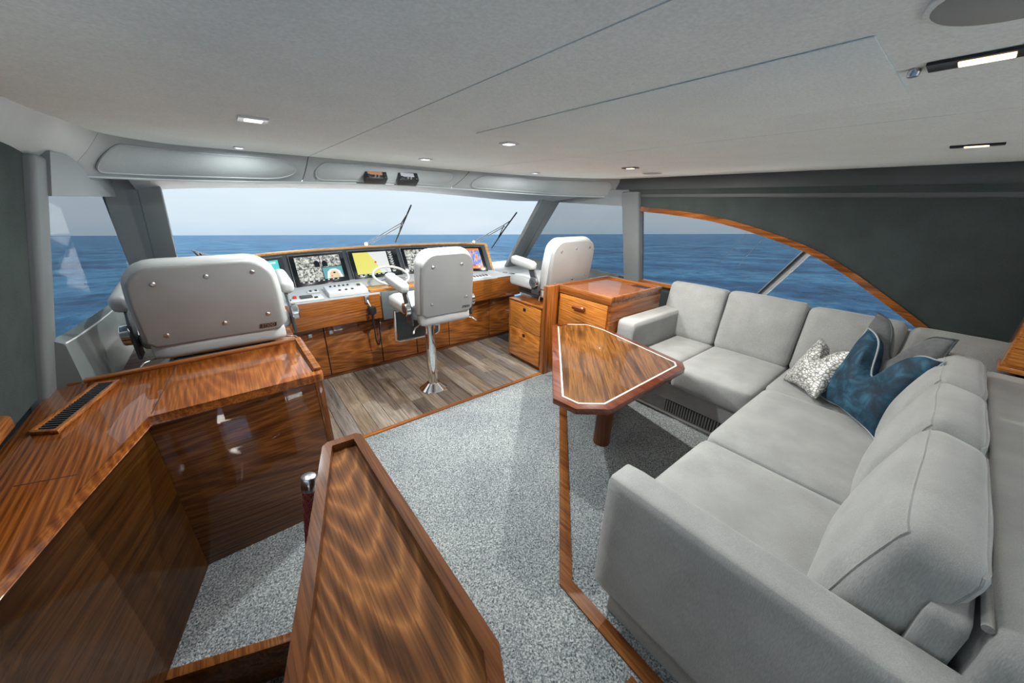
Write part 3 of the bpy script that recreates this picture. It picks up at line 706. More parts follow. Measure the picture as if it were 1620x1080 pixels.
for q in range(7):
    for sgn in (-1, 1):
        tube('braid', [g0 - gd*(0.015+0.012*k) + 0.0215*(gu*math.cos(sgn*k*0.42+q*2*PI/7) + gw*math.sin(sgn*k*0.42+q*2*PI/7)) for k in range(34)], 0.0032, RB, gr, res=5)

# ------------------------------------------------------------------ helm console
hc = thing('helm_console', (1.28, 3.7, 0), 'teak helm console with grey dash running across the windshield', 'console')
CA = crom([(-0.28, 3.72, 0), (0.0, 3.90, 0), (0.37, 4.08, 0), (0.80, 4.18, 0), (1.28, 4.21, 0), (1.76, 4.18, 0), (2.20, 4.10, 0), (2.45, 3.99, 0), (2.60, 3.85, 0)], 6)
box('toe_kick', (-0.55, 3.63, 0.0), (2.95, 3.70, 0.05), M['woodX'], hc, 0.003)
DZ0, DZ1 = 0.05, 0.60
edges = [(-0.15, 0.555), (0.56, 1.085), (1.09, 1.485), (1.49, 1.905), (1.91, 2.505), (2.51, 2.93)]
for i, (a, b) in enumerate(edges):
    dr = box('door', (a+0.002, 3.60, DZ0), (b-0.002, 3.622, DZ1), M['door'], hc, 0.003)
    if i == 0: kx = [0.435]
    elif i == 1: kx = [0.62]
    elif i == 5: kx = [2.57]
    else: kx = []
    for q in kx:
        box('knob', (q-0.018, 3.592, 0.475), (q+0.018, 3.602, 0.511), M['steel'], dr, 0.003)
box('carcass', (-0.5, 3.615, 0.04), (2.93, 3.66, 0.62), M['groove'], hc, 0)
for a, b in ((-0.50, 1.098), (1.86, 2.93)):
    box('upper_panel', (a, 3.485, 0.585), (b, 3.515, 0.838), M['door'], hc, 0.006)
box('upper_panel', (-0.5, 3.515, 0.575), (2.93, 3.62, 0.59), M['woodX'], hc, 0.002)
box('pod_front', (1.10, 3.47, 0.56), (1.86, 3.515, 0.85), M['helmgrey'], hc, 0.012)
# dash surface: slopes up from the front edge to the foot of the displays
rows = []
for p in CA:
    b = Vector((p.x, p.y-0.20, 0.905)); f = Vector((max(-0.5, min(2.93, p.x*1.13-0.13)), 3.487, 0.843))
    rows.append([f+Vector((0, 0, -0.03)), f, f.lerp(b, 0.5), b, b+Vector((0, 0.02, -0.05))])
loft('dash_top', rows, M['dash'], hc)
prism('dash_side', [(2.55, 3.487), (2.95, 3.487), (3.2, 3.6), (3.3, 3.95), (2.62, 3.95), (2.60, 3.70)], 0.80, 0.848, M['dash'], hc, 0.004)
prism('dash_side', [(0.1, 3.487), (-0.5, 3.487), (-0.55, 3.95), (-0.1, 3.80)], 0.80, 0.845, M['dash'], hc, 0.004)
# display fascia and teak coaming
rows = []
for p in CA:
    rows.append([Vector((p.x, p.y-0.205, 0.88)), Vector((p.x, p.y-0.02, 1.205)), Vector((p.x, p.y+0.02, 1.205)), Vector((p.x, p.y+0.06, 0.84))])
loft('fascia', rows, M['fascia'], hc)
rows = []
for p in CA:
    rows.append([Vector((p.x, p.y+0.026*math.cos(a), 1.205+0.017*math.sin(a)+0.004)) for a in [2*PI*k/10 for k in range(10)]])
loft('coaming', rows, M['coaming'], hc, closed=True)
e = CA[-1]
bm = bmesh.new()
pr_ = [(e.y-0.215, 0.845), (e.y-0.045, 1.20), (e.y-0.02, 1.222), (e.y+0.04, 1.215), (e.y+0.08, 0.845)]
A = [bm.verts.new((e.x-0.006, y, z)) for y, z in pr_]; B = [bm.verts.new((e.x+0.028, y, z)) for y, z in pr_]
bm.faces.new(A); bm.faces.new(B[::-1])
for i in range(5): bm.faces.new((A[i], B[i], B[(i+1) % 5], A[(i+1) % 5]))
bevel(bm, 0.006, 2); finish('coaming_end', bm, M['coaming'], hc)
box('burl_inset', (1.02, 3.52, 0.852), (1.62, 3.78, 0.872), M['orange'], hc, 0.004)

# screens -----------------------------------------------------------
def emat(name, col, s=0.75): return plain(name, tuple(0.2*c for c in col), 0.25, emit=col, es=s)
SC = {'chart': emat('screen_land_yellow', (0.72, 0.68, 0.16)), 'water': emat('screen_chart_water', (0.70, 0.72, 0.72)), 'ink': emat('screen_ink', (0.01, 0.015, 0.02), 0.3),
      'cyan': emat('screen_cyan', (0.10, 0.62, 0.62)), 'blue': emat('screen_blue', (0.05, 0.18, 0.85)), 'orange': emat('screen_orange', (0.80, 0.22, 0.05)),
      'pale': emat('screen_pale', (0.80, 0.82, 0.78)), 'deck': emat('screen_deck', (0.70, 0.55, 0.36)), 'tealw': emat('screen_teal', (0.12, 0.36, 0.38)), 'redm': emat('screen_red', (0.7, 0.04, 0.04))}
k = NT('screen_camera_view'); v = k.coords((42, 42, 42)); n1 = k.n('ShaderNodeTexNoise', Scale=1.0, Detail=4.0, Roughness=0.7); k.l(v, n1.inputs['Vector'])
c = k.ramp(n1.outputs['Fac'], [(0.40, (0.01, 0.012, 0.012)), (0.50, (0.42, 0.43, 0.38)), (0.60, (0.82, 0.84, 0.78))])
k.set(Base_Color=(0.05, 0.05, 0.05, 1), Roughness=0.25); k.l(c, k.b.inputs['Emission Color']); k.b.inputs['Emission Strength'].default_value = 0.8
SC['cam'] = k.m
k = NT('screen_sonar'); v = k.coords((30, 30, 8)); n1 = k.n('ShaderNodeTexNoise', Scale=1.0, Detail=3.0); k.l(v, n1.inputs['Vector'])
c = k.ramp(n1.outputs['Fac'], [(0.36, (0.85, 0.20, 0.03)), (0.44, (0.85, 0.55, 0.25)), (0.48, (0.10, 0.25, 0.85)), (0.8, (0.03, 0.12, 0.8))])
k.set(Base_Color=(0.05, 0.05, 0.05, 1), Roughness=0.25); k.l(c, k.b.inputs['Emission Color']); k.b.inputs['Emission Strength'].default_value = 0.8
SC['sonar'] = k.m
def arc_y(x):
    for p, q in zip(CA, CA[1:]):
        if p.x <= x <= q.x: return p.y + (q.y-p.y)*(x-p.x)/(q.x-p.x)
    return CA[-1].y
def display(x0, x1, content, label):
    yl, yr = arc_y(x0), arc_y(x1)
    TL, TR = Vector((x0, yl-0.045, 1.178)), Vector((x1, yr-0.045, 1.178)); BL, BR = Vector((x0, yl-0.205, 0.893)), Vector((x1, yr-0.205, 0.893))
    n = (TR-TL).cross(BL-TL).normalized()
    if n.y > 0: n = -n
    d = thing('display', ((x0+x1)/2, (BL.y+BR.y)/2, 0.893), label, 'screen', 'displays in the helm console')
    def P(u, v, o): return TL.lerp(TR, u).lerp(BL.lerp(BR, u), v) + n*o
    bm = bmesh.new()
    A = [bm.verts.new(P(u, v, 0.014)) for u, v in ((0, 0), (1, 0), (1, 1), (0, 1))]; B = [bm.verts.new(P(u, v, -0.004)) for u, v in ((0, 0), (1, 0), (1, 1), (0, 1))]
    bm.faces.new(A); bm.faces.new(B[::-1])
    for i in range(4): bm.faces.new((A[i], B[i], B[(i+1) % 4], A[(i+1) % 4]))
    bevel(bm, 0.003, 2); finish('bezel', bm, M['bezel'], d)
    tube('bezel_edge', [P(0, 0, 0.014), P(1, 0, 0.014)], 0.0025, M['steel'], d, res=5)
    tube('bezel_edge', [P(0, 0, 0.014), P(0, 1, 0.014)], 0.0025, M['steel'], d, res=5)
    bm = bmesh.new(); mats = []; lay = 0
    for poly, m in content:
        if SC[m] not in mats: mats.append(SC[m])
        o = 0.0145 + 0.00025*lay; lay += 1
        f = bm.faces.new([bm.verts.new(P(0.09+0.82*u, 0.08+0.82*v, o)) for u, v in poly]); f.material_index = mats.index(SC[m])
    finish('screen', bm, mats, d, False)
def R_(a, b, c, d): return [(a, b), (c, b), (c, d), (a, d)]
def blob(cx, cy, rx, ry, n=12): return [(cx+rx*math.cos(2*PI*i/n), cy+ry*math.sin(2*PI*i/n)) for i in range(n)]
def cam_quad():
    c = [(R_(0, 0, 1, 1), 'ink'), (R_(0, 0, .53, .46), 'cam'), (R_(.545, 0, 1, .46), 'cam'), (R_(0, .48, .53, .93), 'cam'), (R_(.545, .48, 1, .93), 'tealw'),
         ([(.40, .44), (.385, .27), (.42, .18), (.47, .18), (.51, .27), (.51, .44)], 'ink'), ([(.555, .44), (.56, .27), (.60, .2), (.65, .2), (.68, .3), (.69, .44)], 'ink'),
         ([(.60, .93), (.64, .66), (.72, .56), (.84, .56), (.93, .66), (.98, .93)], 'pale'), ([(.66, .93), (.69, .70), (.75, .63), (.82, .63), (.88, .70), (.92, .93)], 'deck'),
         (blob(.79, .72, .03, .03), 'ink'), (blob(.72, .84, .02, .03), 'orange')]
    for i in range(8): c.append((R_(.05+.11*i, .955, .09+.11*i, .985), 'pale'))
    return c
chart = [(R_(0, 0, 1, 1), 'ink'), (R_(0, 0, .83, .93), 'water'), ([(0, 0), (.36, 0), (.52, .5), (.58, .93), (0, .93)], 'chart'), (blob(.50, .45, .025, .045), 'redm')]
for i in range(9): chart.append((R_(.86, .02+.105*i, .97, .035+.105*i), 'pale')); chart.append((R_(.88+.02*(i % 2), .055+.105*i, .95, .085+.105*i), 'pale'))
for i in range(6): chart.append((R_(.04+.11*i, .955, .10+.11*i, .985), 'pale'))
sonar = [(R_(0, 0, 1, 1), 'sonar'), (R_(0, 0, 1, .10), 'orange'), ([(0, 1), (0, .80), (.1, .86), (.2, .76), (.35, .88), (.5, .80), (.65, .9), (.8, .82), (1, .88), (1, 1)], 'orange'), (blob(.72, .84, .05, .06), 'redm'), (blob(.86, .9, .03, .05), 'pale')]
dark = [(R_(0, 0, 1, 1), 'cyan'), (R_(0, .5, .6, 1), 'ink'), (R_(.65, .06, .95, .12), 'pale')]
display(-0.13, 0.385, dark, 'console display with cyan page, half hidden behind the wide port chair')
display(0.435, 0.955, cam_quad(), 'console display showing four camera views and a deck picture, fully in view')
display(1.005, 1.545, chart, 'console display with yellow and grey chart page, in front of the steering wheel')
display(1.595, 2.08, cam_quad(), 'console display with camera views, half hidden behind the middle helm chair')
display(2.13, 2.555, sonar, 'rightmost console display with blue and orange sonar page')

# steering wheel
sw = thing('steering_wheel', (1.27, 3.60, 0.87), 'white-rimmed steering wheel on the helm dash', 'steering wheel')
ax = Matrix.Translation((1.27, 3.60, 0.985)) @ Matrix.Rotation(math.radians(22), 4, 'X')
tube('rim', [ax @ Vector((0.175*math.cos(a), 0.175*math.sin(a), 0)) for a in [2*PI*i/40 for i in range(40)]], 0.013, plain('wheel_rim_ivory', (0.70, 0.69, 0.66), 0.3), sw, closed=True, res=10)
for a in (PI/2, PI*7/6, PI*11/6):
    tube('spoke', [ax @ Vector((0.03*math.cos(a), 0.03*math.sin(a), -0.01)), ax @ Vector((0.17*math.cos(a), 0.17*math.sin(a), 0))], 0.008, M['chrome'], sw)
hub = lathe('hub', [(0.03, -0.02), (0.045, -0.01), (0.04, 0.012), (0.02, 0.018)], (0, 0, 0), M['chrome'], sw)
hub.data.transform(ax)
tube('column', [ax @ Vector((0, 0, -0.01)), (1.27, 3.66, 0.86)], 0.028, M['dgrey'], sw, res=12)

# switch panels and controls on the dash
def dash_z(y): return 0.843 + (y-3.487)*0.062/0.45
def cpanel_thing(x0, x1, y0, y1, h, label, cat, mat, buttons):
    t = thing('control_panel', ((x0+x1)/2, (y0+y1)/2, dash_z(y0)), label, cat)
    m = Matrix.Translation((0, y0, dash_z(y0)+0.001)) @ Matrix.Rotation(math.atan2(0.062, 0.45), 4, 'X')
    box('housing', (x0, 0, 0), (x1, y1-y0, h), mat, t, 0.006, mtx=m)
    for u, v, w, d, hh, nm, mm in buttons:
        box(nm, (x0+u*(x1-x0)-w/2, v*(y1-y0)-d/2, h-0.001), (x0+u*(x1-x0)+w/2, v*(y1-y0)+d/2, h+hh), mm, t, 0.003, mtx=m)
LG = plain('light_grey_plastic', (0.62, 0.63, 0.64), 0.35)
bt = [(0.30+0.16*i, 0.22, 0.022, 0.022, 0.008, 'button', M['black']) for i in range(3)] + [(0.15+0.11*i, 0.75, 0.018, 0.02, 0.01, 'switch', M['black']) for i in range(5)] + [(0.85, 0.6, 0.03, 0.03, 0.014, 'knob', M['dgrey'])]
cpanel_thing(0.645, 1.0, 3.52, 3.75, 0.045, 'raised grey control panel with black buttons left of the steering wheel', 'control panel', LG, bt)
cpanel_thing(0.30, 0.60, 3.51, 3.64, 0.012, 'flat switch panel with red switch beside the wide port chair', 'control panel', LG,
             [(0.25, 0.6, 0.03, 0.03, 0.02, 'switch', M['red']), (0.55, 0.55, 0.10, 0.06, 0.012, 'gauge', M['dgrey']), (0.8, 0.3, 0.03, 0.02, 0.01, 'switch', M['black']), (0.1, 0.3, 0.025, 0.02, 0.01, 'switch', M['dgrey'])])
cpanel_thing(0.50, 0.60, 3.70, 3.76, 0.01, 'small pair of black rocker switches below the camera display', 'control panel', LG, [(0.3, .5, .02, .03, .008, 'switch', M['black']), (0.75, .5, .02, .03, .008, 'switch', M['black'])])
cpanel_thing(2.24, 2.50, 3.52, 3.66, 0.01, 'flat white switch panel at the starboard end of the dash', 'control panel', LG, [(0.15+0.17*i, 0.5, 0.02, 0.05, 0.006, 'switch', M['dgrey']) for i in range(5)])
for i, (x, y) in enumerate(((2.70, 3.72), (2.80, 3.66), (2.84, 3.56))):
    ch = thing('cup_holder', (x, y, 0.848), 'steel-rimmed cup holder in the starboard dash, %s from the displays' % ('first', 'second', 'third')[i], 'cup holder', 'cup holders in the dash')
    lathe('rim', [(0.036, 0.0), (0.038, 0.006), (0.030, 0.007), (0.029, 0.003)], (x, y, 0.849), M['chrome'], ch)
    lathe('well', [(0.028, 0.0), (0.028, 0.004)], (x, y, 0.8495), M['black'], ch)
# radio microphone clipped to the console front
tl = thing('radio_microphone', (0.985, 3.47, 0.7), 'black hand microphone in a steel clip on the console front, its cord hanging', 'microphone')
box('clip', (0.945, 3.470, 0.765), (0.985, 3.484, 0.835), M['steel'], tl, 0.004)
tube('clip_arm', [(0.965, 3.476, 0.79), (0.97, 3.455, 0.76), (0.985, 3.445, 0.72)], 0.009, M['steel'], tl)
lathe('handset', [(0.018, -0.05), (0.038, -0.038), (0.042, 0.0), (0.038, 0.028), (0.018, 0.034)], (0.985, 3.435, 0.70), M['black'], tl)
tube('cord', crom([(0.985, 3.44, 0.66), (0.99, 3.45, 0.5), (1.0, 3.47, 0.36), (1.03, 3.5, 0.30), (1.06, 3.52, 0.38), (1.06, 3.54, 0.5), (1.05, 3.56, 0.56)], 6), 0.007, M['black'], tl)

# ------------------------------------------------------------------ helm chairs
def back_outline(wb, wm, wt, h, r):
    """softly tapering back panel in (x,z), rounded at the top corners"""
    out = [(-wb/2+0.03, 0), (wb/2-0.03, 0), (wb/2, 0.03), (wm/2, h*0.55)]
    for k in range(7):
        a = k/6*PI/2; out.append((wt/2-r+r*math.cos(a), h-r+r*math.sin(a)))
    for k in range(7):
        a = PI/2+k/6*PI/2; out.append((-wt/2+r+r*math.cos(a), h-r+r*math.sin(a)))
    out += [(-wm/2, h*0.55), (-wb/2, 0.03)]
    return out
def make_chair(loc, label, Wd, zb, zt, ys, seat_z, studs, emblem, pedestal, rz=0, lean=8, seat_front=0.22, arm_out=0.04):
    ch = thing('helm_chair', loc, label, 'chair', 'helm chairs', rz)
    h = zt-zb; B = Matrix.Translation((0, ys, zb)) @ Matrix.Rotation(math.radians(lean), 4, 'X')
    out = back_outline(Wd*0.99, Wd*0.99, Wd*0.97, h, min(0.14, Wd*0.24))
    slab('backrest', out, 0.015, 0.125, M['chairpad'], ch, 0.045, 4, B)
    inn = [(x*0.93, 0.012+z*0.945) for x, z in out]
    slab('back_shell', inn, -0.018, 0.03, M['chair'], ch, 0.014, 3, B)
    tube('shell_piping', [B @ Vector((x*0.985, -0.004, z*0.985)) for x, z in inn], 0.004, M['chairpad'], ch, closed=True, res=6, local=True)
    for x, z in studs:
        o = lathe('stud', [(0.013, 0.002), (0.012, -0.004), (0.007, -0.008)], (0, 0, 0), M['steel'], ch, 'Y', 12, local=True)
        o.data.transform(B @ Matrix.Translation((x*Wd, -0.017, z*h)))
    if emblem:
        pm = B @ Matrix.Translation((Wd*0.33, -0.0195, h*0.105))
        if emblem == 'plaque':
            bm = bmesh.new()
            for yy in (0.0, -0.003):
                for x, z in ((-0.045, -0.013), (0.042, -0.011), (0.046, 0.012), (-0.038, 0.013)): bm.verts.new((x, yy, z))
            v = bm.verts[:] if bm.verts.ensure_lookup_table() is None else None
            bm.faces.new(v[:4]); bm.faces.new(v[4:][::-1])
            for i in range(4): bm.faces.new((v[i], v[4+i], v[4+(i+1) % 4], v[(i+1) % 4]))
            bm.transform(pm); pq = finish('plaque', bm, M['plaque'], ch, False, True)
            text_mesh('lettering', 'STIDD', 0.024, M['letter'], pq, pm @ Matrix.Translation((0, -0.0035, 0)) @ Matrix.Rotation(PI/2, 4, 'X'))
        else:
            text_mesh('lettering', 'STIDD', 0.026, M['darkletter'], ch, pm @ Matrix.Rotation(PI/2, 4, 'X'))
    # lower bolster, seat cushion, dark pan
    cushion('lumbar_bolster', (Wd*0.46, 0.055, 0.055), 0.035, M['chairpad'], ch, Matrix.Translation((0, ys+0.055, zb-0.02)), (0, 0.01, 0), 8, local=True)
    sl = seat_front-ys
    cushion('seat_cushion', (Wd*0.53, sl/2, 0.062), 0.05, M['chairpad'], ch, Matrix.Translation((0, ys+0.08+sl/2, seat_z)), (0, 0, 0.015), 10, local=True)
    box('seat_pan', (-Wd*0.40, ys+0.06, seat_z-0.10), (Wd*0.40, seat_front, seat_z-0.055), M['dgrey'], ch, 0.01, local=True)
    for s in (-1, 1):
        ax_ = s*(Wd/2+arm_out)
        # arm bracket, round recliner hub, padded armrest
        y0 = ys+0.11
        bm = bmesh.new()
        prof = [(y0-0.055, seat_z-0.08), (y0+0.05, seat_z-0.08), (y0+0.055, seat_z+0.06), (y0+0.12, seat_z+0.185), (y0+0.03, seat_z+0.185), (y0-0.045, seat_z+0.06)]
        A = [bm.verts.new((ax_-0.008, y, z)) for y, z in prof]; Bv = [bm.verts.new((ax_+0.008, y, z)) for y, z in prof]
        bm.faces.new(A); bm.faces.new(Bv[::-1])
        for i in range(6): bm.faces.new((A[i], Bv[i], Bv[(i+1) % 6], A[(i+1) % 6]))
        bevel(bm, 0.004, 1); finish('arm_bracket', bm, M['dgrey'], ch, True, True)
        hb = lathe('recliner_hub', [(0.052, -0.02), (0.055, -0.016), (0.055, 0.014), (0.048, 0.02), (0.030, 0.022)], (ax_+s*0.022, y0, seat_z+0.05), M['chrome'], ch, 'X', 24, local=True)
        lathe('hub_insert', [(0.030, -0.024), (0.030, 0.024)], (ax_+s*0.022, y0, seat_z+0.05), M['dgrey'], hb, 'X', 18, local=True)
        cushion('armrest', (0.042, 0.185, 0.046), 0.036, M['chairpad'], ch, Matrix.Translation((ax_+s*0.012, y0+0.19, seat_z+0.225)) @ Matrix.Rotation(math.radians(5), 4, 'X'), (0, 0, 0.006), 8, local=True)
        tube('lever', [(s*Wd*0.40, ys+0.1, seat_z-0.09), (s*(Wd*0.5+0.02), ys+0.05, seat_z-0.10), (s*(Wd*0.5+0.05), ys+0.02, seat_z-0.13)], 0.006, M['chrome'], ch, local=True)
    if pedestal:
        lathe('base_flange', [(0.128, 0.0), (0.130, 0.008), (0.118, 0.018), (0.060, 0.062), (0.056, 0.066)], (0, 0, 0.001), M['chrome'], ch, seg=40, local=True)
        col_ = lathe('column', [(0.047, 0.06), (0.046, seat_z-0.24)], (0, 0, 0), M['chrome'], ch, seg=32, local=True)
        lathe('collar', [(0.047, seat_z-0.245), (0.056, seat_z-0.24), (0.056, seat_z-0.19), (0.045, seat_z-0.185)], (0, 0, 0), M['chrome'], ch, seg=28, local=True)
        lathe('spindle', [(0.036, seat_z-0.20), (0.036, seat_z-0.12)], (0, 0, 0), M['dgrey'], ch, local=True)
        box('slide_base', (-0.13, -0.16, seat_z-0.135), (0.13, 0.17, seat_z-0.098), M['dgrey'], ch, 0.01, local=True)
        tube('clamp_lever', [(0.05, -0.01, seat_z-0.215), (0.085, -0.02, seat_z-0.215), (0.10, -0.02, seat_z-0.19)], 0.008, M['chrome'], ch, local=True)
        tube('height_lever', [(-0.05, -0.10, seat_z-0.12), (-0.09, -0.14, seat_z-0.16), (-0.10, -0.15, seat_z-0.235)], 0.006, M['chrome'], ch, local=True)
        # hinged footrest: chrome hoop with a dark plate
        fr = tube('footrest_frame', [(-0.25, 0.16, seat_z-0.07), (-0.25, 0.20, seat_z-0.36), (-0.22, 0.205, seat_z-0.385), (0.16, 0.205, seat_z-0.385), (0.19, 0.20, seat_z-0.36), (0.19, 0.16, seat_z-0.07)], 0.013, M['chrome'], ch, local=True)
        box('footrest_plate', (-0.235, 0.185, seat_z-0.37), (0.175, 0.197, seat_z-0.10), M['dgrey'], fr, 0.004, local=True)
    else:
        box('slide_base', (-Wd*0.36, ys+0.02, seat_z-0.155), (Wd*0.36, 0.16, seat_z-0.098), M['dgrey'], ch, 0.012, local=True)
    return ch
S4 = [(-0.28, 0.78), (0.22, 0.79), (-0.30, 0.22), (0.33, 0.27)]
S6 = [(-0.30, 0.78), (0.01, 0.82), (0.31, 0.83), (-0.33, 0.17), (0.04, 0.22), (0.35, 0.26)]
make_chair((1.30, 2.83, 0), 'grey helm chair on a chrome pedestal at the steering wheel', 0.49, 0.84, 1.372, -0.36, 0.86, S4, 'letters', True, arm_out=0.03)
make_chair((-0.13, 2.90, 0), 'wide grey helm chair behind the port counter, nearest to the stairs', 0.68, 0.93, 1.395, -0.36, 0.95, S6, 'plaque', False, arm_out=0.03, seat_front=0.15)
make_chair((2.80, 2.92, 0), 'wide grey helm chair above the starboard drawers, by the side window', 0.68, 0.85, 1.39, -0.38, 0.90, S6, 'letters', False, arm_out=0.03, seat_front=0.12)
pb = thing('seat_plinth', (-0.15, 2.9, 0), 'teak plinth below the wide port chair', 'plinth')
box('body', (-0.60, 2.47, 0.0), (0.235, 3.15, 0.77), M['woodY'], pb, 0.005)
box('top', (-0.605, 2.465, 0.77), (0.24, 3.16, 0.794), M['woodX'], pb, 0.005)

# ------------------------------------------------------------------ starboard drawers and side cabinet
du = thing('drawer_cabinet', (2.8, 2.7, 0), 'teak cabinet with two drawers below the starboard chair', 'cabinet')
box('carcass', (2.385, 2.465, 0.04), (3.30, 3.0, 0.702), M['woodZ'], du, 0.003)
box('top', (2.368, 2.465, 0.702), (3.32, 3.01, 0.722), M['woodY'], du, 0.004)
box('plinth', (2.40, 2.465, 0.0), (3.30, 2.99, 0.045), M['strip'], du, 0.002)
box('stile', (2.369, 2.985, 0.03), (2.39, 3.005, 0.702), M['woodZ'], du, 0.002)
for a, b in ((0.405, 0.698), (0.055, 0.40)):
    d = box('drawer', (2.368, 2.478, a), (2.388, 2.982, b), M['drawer'], du, 0.003)
    box('pull', (2.363, 2.715, b-0.075), (2.371, 2.755, b-0.04), M['black'], d, 0.002)
sc_ = thing('side_cabinet', (2.9, 2.1, 0), 'teak side cabinet with tray top and wooden bar handle beside the sofa', 'cabinet')
box('end_post', (2.367, 2.395, 0.0), (2.52, 2.458, 0.955), M['woodZ'], sc_, 0.004)
box('back_panel', (2.50, 2.425, 0.0), (3.36, 2.458, 0.955), M['woodX'], sc_, 0.003)
box('carcass', (2.548, 1.768, 0.0), (3.36, 2.43, 0.925), M['woodX'], sc_, 0.003)
d = box('drawer', (2.531, 1.80, 0.50), (2.552, 2.385, 0.872), M['drawer'], sc_, 0.003)
bm = bmesh.new(); prof = [(2.532, 0.765), (2.505, 0.760), (2.492, 0.772), (2.492, 0.790), (2.505, 0.802), (2.532, 0.797)]
A = [bm.verts.new((x, 2.045, z)) for x, z in prof]; B_ = [bm.verts.new((x, 2.185, z)) for x, z in prof]; bm.faces.new(A); bm.faces.new(B_[::-1])
for i in range(6): bm.faces.new((A[i], B_[i], B_[(i+1) % 6], A[(i+1) % 6]))
bevel(bm, 0.003, 2); finish('handle', bm, M['tabletrim'], d)
box('drawer', (2.531, 1.80, 0.06), (2.552, 2.385, 0.494), M['drawer'], sc_, 0.003)
prism('top', [(2.535, 1.775), (3.36, 1.775), (3.36, 2.425), (2.535, 2.425)], 0.925, 0.936, M['counter'], sc_)
bar('fiddle_rail', [(2.548, 2.415), (2.548, 1.782), (3.345, 1.782), (3.345, 2.415)], 0.030, 0.88, 0.957, M['woodY'], sc_, 0.005)
for i in range(4): bar('vent_slot', [(3.20+0.028*i, 1.84), (3.20+0.028*i, 2.02)], 0.012, 0.9362, 0.938, M['black'], sc_, 0)

# ------------------------------------------------------------------ table
tb = thing('triangular_table', (1.94, 1.28, 0), 'glossy triangular mahogany table with chamfered corners on one round leg', 'table')
TP = [(2.20, 2.17), (2.29, 2.20), (2.40, 2.17), (2.56, 2.03), (2.575, 1.80), (2.435, 1.01), (2.35, 0.955), (1.48, 0.94), (1.33, 1.06), (1.30, 1.23)]
TP = [(2.225, 2.17), (2.39, 2.165), (2.57, 2.03), (2.58, 1.80), (2.43, 1.02), (2.345, 0.96), (1.475, 0.945), (1.325, 1.065), (1.305, 1.225)]
prism('edge', TP, 0.612, 0.65, M['tabletrim'], tb, 0.004)
prism('veneer_top', inset(TP, 0.055), 0.648, 0.6508, M['tablein'], tb)
q = inset(TP, 0.058); bar('pearl_inlay', q + [q[0], q[1]], 0.011, 0.6495, 0.6514, M['inlay'], tb, 0)
lathe('leg', [(0.062, 0.0), (0.064, 0.01), (0.060, 0.58), (0.075, 0.606)], (1.95, 1.29, 0.001), M['leg'], tb, seg=32)

# ------------------------------------------------------------------ sectional sofa
sf = thing('sectional_sofa', (2.6, 0.4, 0), 'L-shaped pale grey sectional sofa along the arched window', 'sofa')
FB = M['fabric']
prism('plinth', [(2.735, 1.735), (3.60, 1.735), (3.60, -0.42), (1.0, -0.42), (1.0, 0.515), (2.735, 0.515)], 0.001, 0.16, FB, sf, 0.004)
prism('frame', [(2.70, 1.742), (3.60, 1.742), (3.60, -0.44), (1.09, -0.44), (1.09, 0.55), (2.70, 0.55)], 0.16, 0.305, FB, sf, 0.012)
def blk(name, a, b, r, bulge=(0, 0, 0.01), mtx=None, n=12, wob=0.0, seed=0, parent=sf):
    a, b = Vector(a), Vector(b); c = (a+b)/2; h = (b-a)/2
    m = Matrix.Translation(c) if mtx is None else mtx
    return cushion(name, h, r, FB, parent, m, bulge, n, wob, seed)
blk('seat_cushion', (2.655, 1.192, 0.300), (3.50, 1.555, 0.495), 0.035, (0, 0, 0.012))
blk('seat_cushion', (2.655, 0.602, 0.300), (3.50, 1.188, 0.500), 0.035, (0.01, 0, 0.016))
blk('seat_cushion', (2.875, -0.10, 0.300), (3.50, 0.598, 0.495), 0.03, (0, 0, 0.01))
blk('seat_cushion', (1.905, -0.10, 0.300), (2.872, 0.590, 0.505), 0.04, (0, 0.008, 0.014))
blk('seat_cushion', (1.100, -0.10, 0.300), (1.900, 0.590, 0.500), 0.04, (0, 0.008, 0.014))
# arms
blk('arm', (2.63, 1.560, 0.165), (3.55, 1.752, 0.760), 0.035, (0, 0, 0))
arm = blk('arm', (0.952, -0.455, 0.150), (1.096, 0.585, 0.745), 0.028, (0, 0, 0), n=14)
tube('seam', [(0.956, -0.44, 0.685), (0.954, 0.52, 0.685), (0.962, 0.575, 0.68)], 0.0025, M['piping'], arm, res=5)
# back frames
blk('back_frame', (3.48, -0.42, 0.16), (3.572, 1.74, 0.945), 0.03, (0, 0, 0))
blk('back_frame', (1.10, -0.278, 0.30), (3.20, -0.190, 0.865), 0.03, (0, 0, 0))
ob = blk('back_frame', (1.06, -0.455, 0.02), (3.20, -0.282, 0.895), 0.03, (0, 0, 0))
tube('back_piping', [(1.11, -0.281, 0.868), (2.30, -0.281, 0.870), (3.18, -0.281, 0.868)], 0.010, FB, ob, res=8)
# back cushions along the window
for i, (y0, y1, zt) in enumerate(((1.195, 1.735, 1.005), (0.605, 1.19, 1.015), (0.06, 0.60, 1.005), (-0.42, 0.055, 0.99))):
    h = Vector((0.085, (y1-y0)/2-0.003, (zt-0.47)/2))
    m = Matrix.Translation((3.485, (y0+y1)/2, 0.47+h.z)) @ Matrix.Rotation(math.radians(9), 4, 'Y')
    cushion('back_cushion', h, 0.045, FB, sf, m, (0.022, 0, 0.006), 12, 0.004, i)
